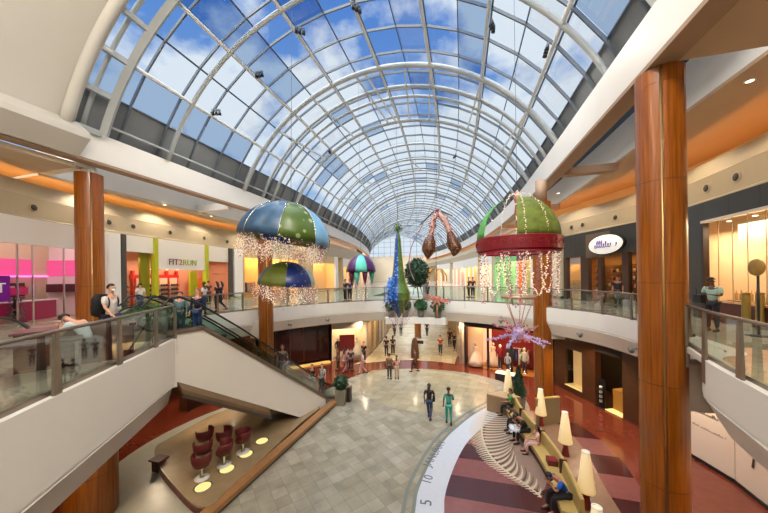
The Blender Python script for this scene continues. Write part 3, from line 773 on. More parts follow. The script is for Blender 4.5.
# ---------------------------------------------------------------- escalators
Bv, Tv = Vector((-7.2, 14.75, 0)), Vector((-9.1, 7.3, 5.2)); pl = Vector((Bv.x-Tv.x, Bv.y-Tv.y, 0)); pl.normalize()
nv = Vector((pl.y, -pl.x, 0)); nv = nv if nv.x < 0 else -nv
def EP(s, o, z):                        # s metres from the top landing edge toward the foot, o metres away from the camera side
    return Tv.xy.to_3d()+pl*s+nv*o+Vector((0, 0, z))
LEN = (Bv.xy-Tv.xy).length
def deck(s): 
    if s < .9: return 5.2
    if s > LEN-.4: return .35
    return 5.2-(s-.9)*(5.2-.35)/(LEN-1.3)
def escalator(o0, label):
    t = thing('escalator', label, 'escalator', Tv.xy.to_3d()+nv*o0, 0, 'escalators of the court')
    W = 1.45; m = MB()
    ss = [0, .9, LEN-.4, LEN+.6]
    prof_t = [deck(s)+.28 for s in ss]; prof_b = [deck(s)-1.35 for s in ss]; prof_b = [max(.02, b) for b in prof_b]
    # truss side panel: solid sheet with thickness
    for oo, mm, nm in ((0, white, 'side_panel'), (W-.06, white, 'side_panel')):
        mb = MB(); xs = [0, .45, .9, 2.5, 4, 5.2, 5.8, LEN-.4]
        top = [deck(s)+.14 for s in xs]; bot = [max(.02, 3.78-.65*s) for s in xs]
        vs = []
        for d in (0, .06):
            vs += [EP(s, o0+oo+d, z) for s, z in zip(xs, top)]+[EP(s, o0+oo+d, z) for s, z in zip(xs, bot)]
        n = len(xs); fs = []
        for k in range(n-1):
            fs += [(k, k+1, n+k+1, n+k), (2*n+k, 3*n+k, 3*n+k+1, 2*n+k+1), (k, 2*n+k, 2*n+k+1, k+1), (n+k, n+k+1, 3*n+k+1, 3*n+k)]
        fs += [(0, n, 3*n, 2*n), (n-1, 3*n-1, 4*n-1, 2*n-1)]
        mb.add(vs, fs); obj(nm, mb, mm, t, True)
    # underside
    mb = MB(); xs = [0, .9, 3, LEN-2.1]; 
    mb.add([EP(s, o0+o, deck(s)-1.43) for s in xs for o in (.03, W-.03)], [(2*k, 2*k+1, 2*k+3, 2*k+2) for k in range(3)])
    obj('underside', mb, brownplank, t, True)
    # steps
    st_ = MB(); s = 1.0
    while s < LEN-.5:
        z = deck(s)-.02; a, b = EP(s, o0+.25, z), EP(s+.4, o0+W-.25, z)
        c1, c2 = EP(s, o0+W-.25, z), EP(s+.4, o0+.25, z)
        dz = Vector((0, 0, -.3))
        st_.add([a, c1, b, c2, a+dz, c1+dz, b+dz, c2+dz], [(0, 1, 2, 3), (3, 2, 6, 7), (0, 4, 5, 1), (0, 3, 7, 4), (1, 5, 6, 2)])
        s += .4
    obj('steps', st_, mat('grooved_step_metal', (96, 96, 98), .35, metal=.6), t, True)
    obj('landing_plate', MB().prism([EP(-.6, o0+.05, 0), EP(1.0, o0+.05, 0), EP(1.0, o0+W-.05, 0), EP(-.6, o0+W-.05, 0)], 5.205, 5.215), MATS['grooved_step_metal'], t, True)
    obj('landing_plate', MB().prism([EP(LEN-.45, o0+.05, 0), EP(LEN+.9, o0+.05, 0), EP(LEN+.9, o0+W-.05, 0), EP(LEN-.45, o0+W-.05, 0)], .01, .36 if False else .03), MATS['grooved_step_metal'], t, True)
    for oo in (.1, W-.1):
        d = MB(); 
        xs = [-.5, 0, .9, LEN-.4, LEN+.5]; zz = [5.2, 5.2, 5.2, .35, .0]
        pts = [EP(s, o0+oo, z+.2) for s, z in zip(xs, zz)]
        for a, b in zip(pts, pts[1:]): d.bar(a, b, .3 if oo < .5 else .22, .14)
        obj('deck_cover', d, mat('grey_brown_deck', (112, 100, 86), .4, metal=.3), t, True)
        gl = MB(); tp = [EP(s, o0+oo, z+1.0) for s, z in zip(xs, zz)]
        gl.add(pts+tp, [(k, k+1, 6+k, 5+k) for k in range(4)])
        obj('balustrade_glass', gl, g_rail, t, True)
        hp = [EP(-.45, o0+oo, 5.5), EP(-.75, o0+oo, 5.6), EP(-.95, o0+oo, 5.85), EP(-.75, o0+oo, 6.12), EP(-.4, o0+oo, 6.2), EP(.9, o0+oo, 6.2), EP(LEN-.4, o0+oo, 1.35), EP(LEN+.4, o0+oo, 1.0), EP(LEN+.85, o0+oo, .95), EP(LEN+1.05, o0+oo, .75), EP(LEN+.9, o0+oo, .5), EP(LEN+.6, o0+oo, .4)]
        obj('handrail', MB().tube(spline(hp, 4), .035, 8), black, t, True)
    return t
escalator(0, 'near escalator with plain white side panel descending from the left landing')
escalator(1.75, 'far escalator running down beside the near one behind its glass')
cb = thing('floor_curb', 'long brown wooden curb along the marble floor beside the stage', 'curb', (-7.3, 7, 0))
obj('curb_top', MB().bar((-7.42, 5.5, .2), (-6.98, 14.9, .2), .36, .14), curbm, cb, True)
obj('curb_side', MB().bar((-7.42, 5.5, .075), (-6.98, 14.9, .075), .26, .13), mat('dark_metal_trim', (70, 60, 52), .4), cb, True)
lg = thing('ledge_canopy', 'brown wooden ledge canopy under the white escalator panel', 'canopy', (-8.9, 8.4, 3))
xs_ = [.05, 1.2, 2.6, 3.6]; fr = [EP(q, -.3+.05*q, 3.6-.65*q) for q in xs_]; bk = [EP(q, -.01, 3.8-.65*q) for q in xs_]
mb = MB(); dz = Vector((0, 0, -.16))
mb.add(fr+bk+[p+dz for p in fr]+[p+dz for p in bk], [f for k in range(3) for f in ((k, k+1, 5+k, 4+k), (8+k, 12+k, 13+k, 9+k), (k, 8+k, 9+k, k+1), (4+k, 5+k, 13+k, 12+k))]+[(0, 4, 12, 8), (3, 11, 15, 7)])
obj('ledge_board', mb, brownplank, lg, True)
mb = MB()
for p, q in zip(fr, fr[1:]): mb.bar(p+dz*1.2, q+dz*1.2, .1, .12)
obj('dark_underlip', mb, mat('dark_metal_trim', (70, 60, 52), .4), lg, True)
pb = thing('planter_box', 'topiary planter of grey stone by the escalator foot', 'planter', (*G(341, 404)[:2], .006))
def box_pot(t, w, h, m=None): obj('pot', MB().box((0, 0, h/2), (w*.8, w*.8, h), .2, taper=1.22), m or mat('grey_stone_pot', (132, 124, 108), .5, var=.1), t)
box_pot(pb, .62, .85)
obj('stem', MB().tube([(0, 0, .8), (0, 0, 1.0)], .04), curbm, pb)
obj('clipped_foliage', foliage(MB().sphere((0, 0, 1.2), .36, 12, 8), (0, 0, 1.2), .4, .4, 700, .09, seed=5), leafd, pb)
tb2 = thing('litter_bin', 'small dark litter bin beside the topiary planter', 'bin', (*G(348, 401)[:2], .006))
obj('bin_body', MB().box((0, 0, .4), (.35, .35, .8)), mat('dark_brown_bin', (66, 50, 40), .4), tb2); obj('bin_lid', MB().box((0, 0, .83), (.38, .38, .05)), bronze, tb2)

# ---------------------------------------------------------------- bench, lamps, trees in the lounge
bp_ = [p for p in benchf if 9.0 < p[1] < 16.5]
bn = thing('curved_bench', 'long curved mustard upholstered bench facing the feather inlay', 'bench', (bp_[0][0], bp_[0][1], 0))
must = mat('mustard_upholstery', (176, 150, 88), .6, var=.05, scale=4)
def offx(path, d): return [(p[0]+d, p[1]) for p in path]
segs = [(0, 9), (9, 18), (18, len(bp_)-1)]
k = len(bp_); cuts = [0, k//4, k//2, 3*k//4, k-1]
for a, b in zip(cuts, cuts[1:]):
    q = bp_[a:b+1]
    obj('seat_cushion', MB().strip(offx(q, 0), offx(q, .42), .3, .46), must, bn, True)
    obj('seat_plinth', MB().strip(offx(q, .06), offx(q, .4), .013, .3), mat('dark_plinth', (70, 44, 34), .6), bn, True)
    obj('back_cushion', MB().sweep(offx(q, .42), [(0, .46), (-.04, .86), (-.07, .89), (-.14, .89), (-.16, .02), (0, .02)], 1, closed_prof=True), must, bn, True)
    obj('divider', MB().box((q[-1][0]+.48, q[-1][1], .68), (.22, .05, .5)), mat('dark_divider', (70, 40, 30), .5), bn, True)
bx = thing('bench_end_box', 'tan box end block where the curved bench meets the white band', 'box', (*G(487, 410)[:2], 0.02))
pA = [G(488, 407)[:2], G(510, 416)[:2], G(521, 405)[:2], G(502, 400)[:2]]
obj('box_body', MB().prism([G(487, 411)[:2], G(506, 416)[:2], (G(506, 416)[0]+.75, G(506, 416)[1]+.35), (G(487, 411)[0]+.8, G(487, 411)[1]+.6)], .02, .85), mat('tan_laminate', (150, 118, 84), .4), bx, True)
obj('box_top', MB().prism([G(487, 411)[:2], G(506, 416)[:2], (G(506, 416)[0]+.75, G(506, 416)[1]+.35), (G(487, 411)[0]+.8, G(487, 411)[1]+.6)], .85, .9), mat('tan_laminate_top', (176, 150, 116), .4), bx, True)
# lamp
lamp_shade = mat('cream_lamp_shade', (236, 224, 190), .7, emit=.35, ec=(255, 206, 120))
lp = None
for i, (u, v, lb) in enumerate([(508.5, 403, 'cone floor lamp furthest away, beside the dark cone topiary'), (541, 425, 'cone floor lamp second from the far end, in front of the tan screen'),
        (565.5, 455, 'cone floor lamp in the middle of the row behind the bench'), (586.5, 507, 'large cone floor lamp nearest fully visible one, behind the seated man in blue'), (588, 560, 'nearest cone floor lamp with only its top in view')]):
    p = G(u, v, .01)
    if i == 4: p = (2.95, 7.75, .01)
    if lp is None:
        lp = thing('floor_lamp', lb, 'lamp', p, 0, 'cone floor lamps behind the bench')
        obj('lamp_base', MB().lathe([(.16, 0), (.15, .05), (.1, .3), (.08, .62), (.04, .63)], 16), mat('dark_red_lacquer', (110, 26, 20), .35), lp)
        s_ = obj('lamp_shade', MB().lathe([(.26, .55), (.265, .57), (.115, 1.78), (.1, 1.8), (.001, 1.8)], 24), lamp_shade, lp)
        obj('shade_cap', MB().lathe([(.12, 1.79), (.12, 1.83), (.09, 1.83), (.09, 1.79)], 20, ring=True), mat('white_cap', (240, 240, 236), .4), s_)
    else: dup(lp, p, 0, lb, scale=.93)
def cone_tree(u, v, h, lb, seed):
    t = thing('cone_topiary', lb, 'plant', (*G(u, v)[:2], .0), 0)
    box_pot(t, .55, .6); obj('clipped_foliage', foliage(MB().lathe([(.3, .6), (.27, .9), (.04, h)], 12), (0, 0, .6), .36, h-.6, 800, .1, 'cone', seed), leafd, t); return t
cone_tree(519, 407, 2.15, 'tall dark cone topiary in a stone pot beside the furthest lamp', 2)
sc_ = thing('lounge_screen', 'low tan upholstered screen panel behind the second cone lamp', 'screen', (*G(548, 424)[:2], .01), radians(25))
obj('screen_panel', MB().box((0, 0, .62), (1.2, .12, 1.2)), mat('olive_tan_fabric', (136, 118, 84), .7), sc_); obj('top_rail', MB().box((0, 0, 1.24), (1.24, .14, .05)), mat('mustard_rail', (190, 160, 90), .5), sc_)


# ---------------------------------------------------------------- shops
def squiggle(L, h, seed, r=None):        # illegible script-like strokes in the local XY plane
    rg = random.Random(seed); mb = MB(); x = -L/2; pts = []
    while x < L/2:
        if rg.random() < .12 and len(pts) > 5:
            mb.tube(spline(pts, 3), r or h*.045, 4); pts = []; x += h*.5
        hh = h*(1 if rg.random() < .25 else .5)*rg.uniform(.8, 1.1)
        pts += [(x, -h*.4, 0), (x+h*.18, -h*.4+hh*.5, 0), (x+h*.2, -h*.4+hh, 0), (x+h*.08, -h*.4+hh*.6, 0)]; x += h*.34
    mb.tube(spline(pts, 3), r or h*.045, 4)
    return mb
def shop(label, path, u0, u1, z0, z1, depth=2.4, wallm=None, floorm=None, ceilm_=None, backm=None, light=None, pu=None, nm='storefront'):
    P = at_u(path, u0) if not isinstance(u0, tuple) else u0
    Q = at_u(path, u1) if not isinstance(u1, tuple) else u1
    w = hypot(Q[0]-P[0], Q[1]-P[1]); ang = atan2(Q[1]-P[1], Q[0]-P[0])
    t = thing(nm, label, 'shop', (P[0], P[1], z0), ang)
    h = z1-z0; bm = backm or cream
    obj('back_wall', MB().box((w/2, depth, h/2), (w, .1, h)), bm, t)
    sw = wallm or bm
    obj('side_wall', MB().box((.03, depth/2, h/2), (.06, depth, h)), sw, t)
    obj('side_wall', MB().box((w-.03, depth/2, h/2), (.06, depth, h)), sw, t)
    obj('shop_floor', MB().box((w/2, depth/2+.05, .02), (w, depth-.1, .03)), floorm or mat('shop_floor', (170, 150, 125), .3), t)
    obj('shop_ceiling', MB().box((w/2, depth/2, h-.03), (w, depth, .06)), ceilm_ or mat('shop_ceiling', (225, 215, 200), .6), t)
    if light:
        e, c = light[0], light[1]
        L = bpy.data.lights.new('shop_light', 'AREA'); L.shape = 'RECTANGLE'; L.size = w*.8; L.size_y = depth*.5; L.energy = e; L.color = lin(tuple(x/255 for x in c))
        lo = bpy.data.objects.new('shop_light', L); COL.objects.link(lo)
        M = Matrix.Translation((P[0], P[1], z0)) @ Matrix.Rotation(ang, 4, 'Z')
        lo.location = M @ Vector((w/2, depth*.42, (light[2] if len(light) > 2 else h-.12))); lo.rotation_euler = (0, 0, ang)
    def X(u, zt=None):
        q = at_u(path, u); return (q[0]-P[0])*cos(ang)+(q[1]-P[1])*sin(ang)
    t['w'] = w
    return t, w, X, ang, P
def B(x0, x1, y0, y1, z0, z1): return MB().box(((x0+x1)/2, (y0+y1)/2, (z0+z1)/2), (abs(x1-x0), abs(y1-y0), abs(z1-z0)))
def pane(x0, x1, z0, z1, y=.05): return MB().add([(x0, y, z0), (x1, y, z0), (x1, y, z1), (x0, y, z1)], [(0, 1, 2, 3)])
def wp(t, p):                            # local to world
    return Matrix.Translation(t.location) @ Matrix.Rotation(t.rotation_euler[2], 4, 'Z') @ Vector(p)
def lettering(t, s, size, x, y, z, m, name='lettering', shear=0, ext=.015):
    me = text_mesh(s, size, ext, shear=shear); me.transform(Matrix.Translation((x, y, z)) @ Matrix.Rotation(pi/2, 4, 'X'))
    return obj(name, me, m, t)
def dlights(t, xs, y, z):
    for x in xs: obj('downlight', MB().lathe([(.001, z), (.07, z), (.07, z-.02), (.001, z-.02)], 10, (x, y, 0)), emis('downlight_glow', (255, 240, 214), 6) if 'downlight_glow' not in MATS else MATS['downlight_glow'], t)

# --- upper left: pink phone shop
t, w, X, ang, P = shop('phone shop with pink lit interior and tall glass front at far left', LWs, -60, 101, 5.2, 10.0, 3.0, backm=mat('white_shop_wall', (225, 215, 215), .5), light=(130, (255, 225, 225)))
obj('header_panel', B(0, w, -.05, .12, 3.6, 4.8), mat('header_white', (220, 212, 200), .4), t)
for u in (-20, 10, 25, 58, 74, 90): obj('mullion', B(X(u)-.02, X(u)+.02, 0, .06, 0, 3.6), chrome, t)
obj('glass_front', pane(0, w, .05, 3.6), g_shop, t)
obj('pink_glow_band', B(.1, w-.1, 2.75, 2.93, 2.2, 3.1), mat('pink_glow_wall', (216, 90, 146), .5, emit=.4, ec=(240, 80, 160)), t)  # pink light on the wall put into the band's colour and emission
obj('pink_glow_band', B(w-.16, w-.06, .1, 2.75, 2.2, 3.1), MATS['pink_glow_wall'], t); obj('white_wall_band', B(w-.14, w-.06, .1, 2.75, .03, 2.2), mat('white_shop_wall', (225, 215, 215), .5), t)
obj('dark_wall_shelf', B(w-.5, w-.14, .6, 2.4, 1.3, 1.75), mat('dark_wine_display', (70, 18, 30), .5), t)
obj('pink_light_strip', B(.1, w-.1, 2.6, 2.75, 2.16, 2.24), emis('pink_strip', (255, 120, 200), 3), t)
obj('magenta_counter', B(X(5), X(70), .9, 1.4, .03, .95), mat('magenta_counter', (190, 30, 100), .4), t)
obj('counter_top', B(X(5)-.05, X(70)+.05, .85, 1.45, .95, 1.0), mat('white_counter_top', (235, 230, 230), .3), t)
obj('grey_shelf', B(X(42), X(73), 2.5, 2.9, 1.15, 1.85), mat('dark_wine_display', (70, 18, 30), .5), t)
for k in range(4): obj('display_screen', B(X(44)+.5*k, X(44)+.5*k+.35, 2.45, 2.5, 1.25, 1.7), mat('screen_%d' % (k % 2), [(150, 40, 70), (190, 170, 170)][k % 2], .3), t)
dlights(t, [X(-10), X(5), X(25), X(50)], 1.0, 4.72)
sg = thing('illuminated_sign', 'purple square sign with a white T letter inside the pink shop', 'sign', wp(t, (X(5), .5, .85)), ang)
obj('sign_board', B(-.35, .35, -.04, .04, .2, 1.35), mat('purple_board', (112, 20, 130), .4, emit=.4), sg); lettering(sg, 'T', .6, .0, -.05, .8, mat('white_lettering', (245, 245, 245), .4, emit=.3))
sg = thing('illuminated_sign', 'magenta hanging panel above the standing display in the pink shop', 'sign', wp(t, (X(26), .8, 1.3)), ang)
obj('sign_board', B(-.5, .5, -.04, .04, 0, .35), mat('magenta_board', (190, 24, 96), .4, emit=.3), sg)
sg = thing('phone_display_stand', 'dark display rack of phone accessories standing in the pink shop window', 'display', wp(t, (X(26), .8, .03)), ang)
obj('rack_frame', MB().box((0, 0, .65), (.08, .08, 1.3)).box((0, 0, .02), (.6, .4, .04)), black, sg)
acc = MB(); r_ = random.Random(4)
for k in range(60): acc.box((r_.uniform(-.32, .32), r_.uniform(-.15, .1), r_.uniform(.2, 1.25)), (.07, .03, .09))
o = obj('accessory', acc, mat('grey_accessories', (120, 110, 112), .4), sg); o['kind'] = 'stuff'

def pilaster(path, u, wd, z0, z1, label, m, yo=-.15):
    p = at_u(path, u); i = min(range(len(path)), key=lambda k: hypot(path[k][0]-p[0], path[k][1]-p[1])); a, b = path[max(i-1, 0)], path[min(i+1, len(path)-1)]
    t = thing('pilaster', label, 'pilaster', (p[0], p[1], z0), atan2(b[1]-a[1], b[0]-a[0]))
    obj('shaft', MB().box((0, 0, (z1-z0)/2), (wd, .5, z1-z0)), m, t); obj('pilaster_base', MB().box((0, 0, .08), (wd+.04, .54, .16)), chrome, t)
pilaster(LWs, 111, .75, 5.2, 9.98, 'white tiled pilaster between the pink shop and the shoe shop', white)
pilaster(LWs, 121, .3, 5.2, 9.98, 'dark grey strip pilaster left of the lime-framed shoe shop', mat('dark_strip', (70, 66, 62), .4))
pilaster(LWs, 229.5, .35, 5.2, 9.98, 'dark grey pilaster right of the lime-framed shoe shop', MATS['dark_strip'])
pilaster(LWs, 237, 1.0, 5.2, 9.98, 'white panelled pilaster behind the left railing', white)

# --- FIT2RUN
t, w, X, ang, P = shop('running shoe shop with lime green frames and red interior', LWs, 124, 228, 5.2, 10.0, 2.4, backm=mat('warm_red_wall', (212, 146, 118), .6), light=(200, (255, 226, 196), 3.4))
hw = mat('shop_header_white', (226, 220, 206), .45)
obj('header_panel', B(0, X(153), -.05, .1, 3.75, 4.8), hw, t); obj('header_panel', B(X(157), X(203), -.1, .1, 2.65, 4.8), hw, t); obj('header_panel', B(X(206), w, -.05, .1, 3.45, 4.8), hw, t)
for u0, u1 in ((152.5, 156), (203, 206)): obj('lime_post', B(X(u0), X(u1), -.2, .15, 0, 4.8), lime, t)
obj('lime_side_wall', B(X(144), X(153), .3, .45, 0, 3.9), lime, t); obj('lime_side_wall', B(X(196), X(202.5), .6, .75, 0, 2.6), lime, t)
obj('glass_front', pane(0, X(152), .02, 3.75), g_shop, t); obj('glass_front', pane(X(207), w, .02, 3.45), g_shop, t)
for k in range(5): obj('red_upright', B(X(157)+.9*k, X(157)+.9*k+.16, 2.1, 2.3, 0, 2.6), redpaint, t)
obj('red_band', B(X(156), X(200), 2.15, 2.3, 2.0, 2.3), redpaint, t); obj('red_band', B(X(125), X(143), 2.15, 2.3, 1.9, 2.2), redpaint, t)
obj('orange_wall', B(X(207), w-.1, 1.9, 2.0, .3, 2.0), mat('orange_wall', (214, 112, 50), .5), t)
dlights(t, [X(130), X(140), X(165), X(180), X(190)], 1.2, 2.7)
shelfm = mat('dark_shelf', (50, 40, 36), .5); shoe = None
for k in range(6):
    x0 = X(157)+.2+.9*k if k < 4 else X(126)+.95*(k-4)
    if k >= 4 and x0 > X(142): continue
    su = thing('shoe_shelf', 'wall shelf of running shoes, %s' % ['first from the lime post', 'second from the lime post', 'third from the lime post', 'fourth, by the green side wall', 'in the left window bay', 'at the right of the left window bay'][k], 'shelf', wp(t, (x0, 1.75, .035)), ang, 'shoe shelves')
    for z in (.3, .65, 1.0, 1.35): obj('shelf', B(0, .68, 0, .3, z, z+.03), shelfm, su)
    obj('shelf_back', B(0, .68, .28, .31, .1, 2.0), mat('peach_panel', (235, 190, 160), .5), su)
    for z in (.33, .68, 1.03, 1.38):
        for q in range(3):
            pos = wp(su, (.12+.22*q, .12, z)); lb_ = 'small dark running shoe on the wall shelves of the lime-framed shop'
            if shoe is None:
                sm3 = MB(); sm3.add([(-.07, -.1, 0), (.07, -.1, 0), (.07, .12, 0), (-.07, .12, 0), (-.05, -.1, .06), (.05, -.1, .06), (.05, .0, .08), (-.05, .0, .08), (.05, .12, .14), (-.05, .12, .14)],
                    [(0, 3, 2, 1), (0, 1, 5, 4), (4, 5, 6, 7), (7, 6, 8, 9), (1, 2, 8, 6, 5), (3, 0, 4, 7, 9), (2, 3, 9, 8)])
                shoe = obj('running_shoe', sm3, mat('dark_shoe', (46, 40, 48), .5)); tag(shoe, lb_, 'shoe', 'running shoes on the wall shelves'); shoe.location = pos; shoe.rotation_euler = (0, 0, ang)
            else:
                c = shoe.copy(); COL.objects.link(c); c.location = pos; c.rotation_euler = (0, 0, ang)
sg = thing('shop_sign', 'shop sign with maroon and lime letters on the white header', 'sign', wp(t, (X(180), -.12, 3.2)), ang)
lettering(sg, 'FIT', .64, -.7, -.02, 0, mat('maroon_lettering', (110, 20, 26), .4)); lettering(sg, '2', .64, -.08, -.02, 0, mat('orange_lettering', (190, 90, 30), .4))
lettering(sg, 'RUN', .64, .76, -.02, 0, mat('lime_lettering', (150, 160, 30), .4))
sg = thing('shop_sign', 'thin dark lettering over the orange doorway at the right of the shoe shop', 'sign', wp(t, ((X(207)+w)/2, 0, 2.35)), ang)
me = squiggle(1.5, .16, 5).mesh('lettering'); me.transform(Matrix.Rotation(pi/2, 4, 'X')); obj('lettering', me, mat('brown_lettering', (90, 76, 60), .5), sg)

# garments on racks
GCOL = [mat('garment_%d' % i, c, .8) for i, c in enumerate([(40, 60, 120), (20, 120, 50), (150, 30, 40), (190, 180, 165), (60, 50, 60), (120, 90, 60), (200, 140, 150)])]
def garment_rack(pos, ang, n, label, seed=0, L=1.4):
    r = random.Random(seed); t = thing('garment_rack', label, 'rack', pos, ang)
    obj('rack_frame', MB().tube([(0, 0, 0), (0, 0, 1.5), (L, 0, 1.5), (L, 0, 0)], .025, 6), chrome, t)
    for i in range(n):
        x = .12+(L-.24)*i/max(1, n-1); hh = r.uniform(.75, 1.1)
        obj('garment', MB().add([(x-.03, -.2, 1.42), (x+.03, -.2, 1.42), (x+.03, .2, 1.42), (x-.03, .2, 1.42), (x-.05, -.26, 1.42-hh), (x+.05, -.26, 1.42-hh), (x+.05, .26, 1.42-hh), (x-.05, .26, 1.42-hh)],
            [(0, 1, 2, 3), (4, 7, 6, 5), (0, 4, 5, 1), (1, 5, 6, 2), (2, 6, 7, 3), (3, 7, 4, 0)]), GCOL[r.randrange(7)], t)
def mannequin(pos, ang, label, dm, gown=False, s=1):
    t = thing('mannequin', label, 'mannequin', pos, ang)
    if gown: obj('gown', MB().lathe([(.62, .1), (.5, .5), (.33, .95), (.15, 1.2), (.2, 1.4), (.17, 1.5), (.06, 1.55)], 18, sy=.9), dm, t)
    else:
        obj('torso', MB().lathe([(.13, .8), (.17, .95), (.13, 1.15), (.2, 1.4), (.16, 1.5), (.05, 1.55)], 14, sy=.6), dm, t)
        for sx in (-1, 1): obj('leg', MB().tube([(sx*.08, 0, .85), (sx*.09, .02, .45), (sx*.1, 0, .06)], [.085, .06, .04], 8), mat('mannequin_dark', (50, 44, 46), .5), t)
        for sx in (-1, 1): obj('arm', MB().tube([(sx*.19, 0, 1.42), (sx*.26, .02, 1.15), (sx*.22, -.1, .9)], [.05, .04, .03], 8), dm, t)
    obj('head', MB().sphere((0, 0, 1.7), .1, 12, 8, 1.3).tube([(0, 0, 1.52), (0, 0, 1.62)], .045), mat('mannequin_skin', (220, 200, 180), .4), t)
    obj('stand', MB().lathe([(.2, 0), (.2, .03), (.02, .05), (.02, .3)], 12), chrome, t)
    return t

warmw = mat('warm_lit_wall', (240, 204, 140), .6)
t, w, X, ang, P = shop('warm yellow lit clothing shop behind the beaded umbrella', LWs, 242, 299, 5.2, 10.0, 1.8, backm=warmw, light=(320, (255, 205, 130), 4.5))
obj('header_panel', B(0, w, -.05, .1, 4.0, 4.8), mat('tan_header', (214, 186, 140), .5), t)
for u in (243, 262, 280, 298): obj('door_post', B(X(u)-.12, X(u)+.12, -.1, .1, 0, 4.0), mat('tan_post', (200, 170, 120), .4), t)
obj('glass_front', pane(0, X(262), .02, 4), g_shop, t)
garment_rack(wp(t, (.6, 1.0, .04)), ang, 7, 'rack with blue and green clothes in the warm shop left of the umbrella strands', 1)
garment_rack(wp(t, (w*.7, 1.0, .04)), ang, 7, 'rack with red clothes at the right of the warm yellow shop', 5)
mannequin(wp(t, (w*.45, .7, .04)), ang, 'mannequin in a red top in the warm yellow shop window', GCOL[2])
t, w, X, ang, P = shop('pale warm shop beside the slim white post on the far left gallery', LWs, 300, 334, 5.2, 10.0, 1.4, backm=warmw, light=(170, (255, 215, 160), 4.5))
obj('header_panel', B(0, w, -.05, .1, 3.8, 4.8), MATS['tan_header'], t); obj('wall_panel', B(0, w*.35, -.02, .1, 0, 3.8), mat('sand_wall', (206, 178, 134), .5), t)
pilaster(LWs, 335.5, .9, 5.2, 9.98, 'slim white pilaster on the far left gallery beside two dark figures', white)
# far galleries: shops further along both sides
for i, (y0, y1, pal) in enumerate([(41.5, 49, 0), (50, 58, 1), (59, 68, 2), (69, 80, 0)]):
    a = min(LWs, key=lambda p: abs(p[1]-y0)); b = min(LWs, key=lambda p: abs(p[1]-y1))
    t, w, X, ang, P = shop('far left gallery shop %s beyond the bridge' % ['first', 'second', 'third', 'fourth'][i], LWs, a, b, 5.2, 10.0, backm=[warmw, cream, mat('pinkish_wall', (225, 190, 170), .6)][pal], depth=1.6, light=(200, (255, 215, 165), 4.5))
    obj('header_panel', B(0, w, -.05, .1, 3.4, 4.8), white, t)
    for k in range(4): obj('door_post', B(w*k/3-.15+(.15 if k == 0 else 0)-(.15 if k == 3 else 0), w*k/3+.15, -.12, .1, 0, 3.4), white, t)
for i, (y0, y1, pal) in enumerate([(31.5, 27.6, 3), (39, 32, 4), (47, 40, 1), (57, 48, 0), (68, 58, 2), (82, 69, 1)]):
    a = min(RWs, key=lambda p: abs(p[1]-y0)); b = min(RWs, key=lambda p: abs(p[1]-y1))
    nm_ = ['orange lit shop between the dome strands and the wooden column', 'shop with pale green frontage beyond the dome', 'cream shop further along the right gallery', 'far right gallery shop with warm light', 'distant right gallery shop with white header', 'most distant right gallery shop'][i]
    bm_ = [warmw, cream, MATS['pinkish_wall'], mat('orange_lit_wall', (236, 140, 60), .6), mat('pale_green_wall', (170, 214, 160), .5)][pal]
    t, w, X, ang, P = shop(nm_, RWs, a, b, 5.2, 10.0, 1.5, backm=bm_, light=(130 if i == 0 else 240, (255, 190, 110) if i == 0 else (255, 235, 205), 4.3))
    hm = {3: mat('brown_header', (90, 60, 40), .5), 4: mat('green_header', (120, 184, 120), .4)}.get(pal, white)
    obj('header_panel', B(0, w, -.05, .1, 3.3, 4.8), hm, t)
    for k in range(4): obj('door_post', B(max(0, w*k/3-.15), min(w, w*k/3+.15), -.12, .1, 0, 3.3), hm if pal == 4 else white, t)
pilaster(RWs, 559, .9, 5.2, 9.98, 'cream pilaster between the orange shop and the dark oval-sign shop', mat('cream_pilaster', (214, 200, 170), .5))

# --- upper right: oval sign shop
br = mat('brown_shop_wall', (66, 44, 32), .5)
t, w, X, ang, P = shop('dark grey shop with a white oval sign above its door', RWs, 565, 652, 5.2, 10.0, 2.2, backm=mat('amber_shop_back', (190, 140, 84), .6), light=(70, (255, 200, 130), 3.2))
obj('header_panel', B(0, w, -.08, .12, 3.15, 4.8), charcoal, t)
obj('brown_sign_panel', B(X(590), X(616), -.13, -.08, 3.0, 4.6), mat('taupe_panel', (112, 94, 74), .5), t)
for u0, u1 in ((565, 568), (583.5, 592), (602, 606), (628, 634), (648, 652)): obj('dark_door_post', B(X(u0), X(u1), -.1, .15, 0, 3.15), br, t)
obj('glass_front', pane(X(568), X(583), .03, 3.1), g_shop, t); obj('glass_front', pane(X(606), X(650), .03, 3.1), g_shop, t)
r_ = random.Random(8)
for k in range(5):
    su = thing('jar_shelf', 'lit shelf of jars in the oval-sign shop, %s tower from the left' % ['first', 'second', 'third', 'fourth', 'fifth'][k], 'shelf', wp(t, (X(570)+.2+1.25*k, 1.7, .04)), ang, 'lit shelves of the oval-sign shop')
    for z in (.4, .9, 1.4, 1.9, 2.4): obj('shelf', B(0, 1.0, 0, .35, z, z+.04), mat('shelf_wood', (120, 76, 40), .5), su)
    for ci, cc in enumerate([(210, 150, 80), (170, 40, 40), (230, 220, 190), (60, 60, 80)]):
        mb = MB()
        for z in (.44, .94, 1.44, 1.94):
            for _ in range(2): x = r_.uniform(.1, .9); mb.lathe([(.06, 0), (.07, .15), (.04, .24), (.001, .24)], 8, (x, r_.uniform(.08, .25), z))
        o = obj('goods', mb, mat('goods_%d' % ci, cc, .4), su); o['kind'] = 'stuff'
q = at_u(RWs, 607.5)
sg = thing('oval_sign', 'white glowing oval sign with purple script lettering on a taupe panel', 'sign', wp(t, (X(614), -.3, 3.75)), ang)
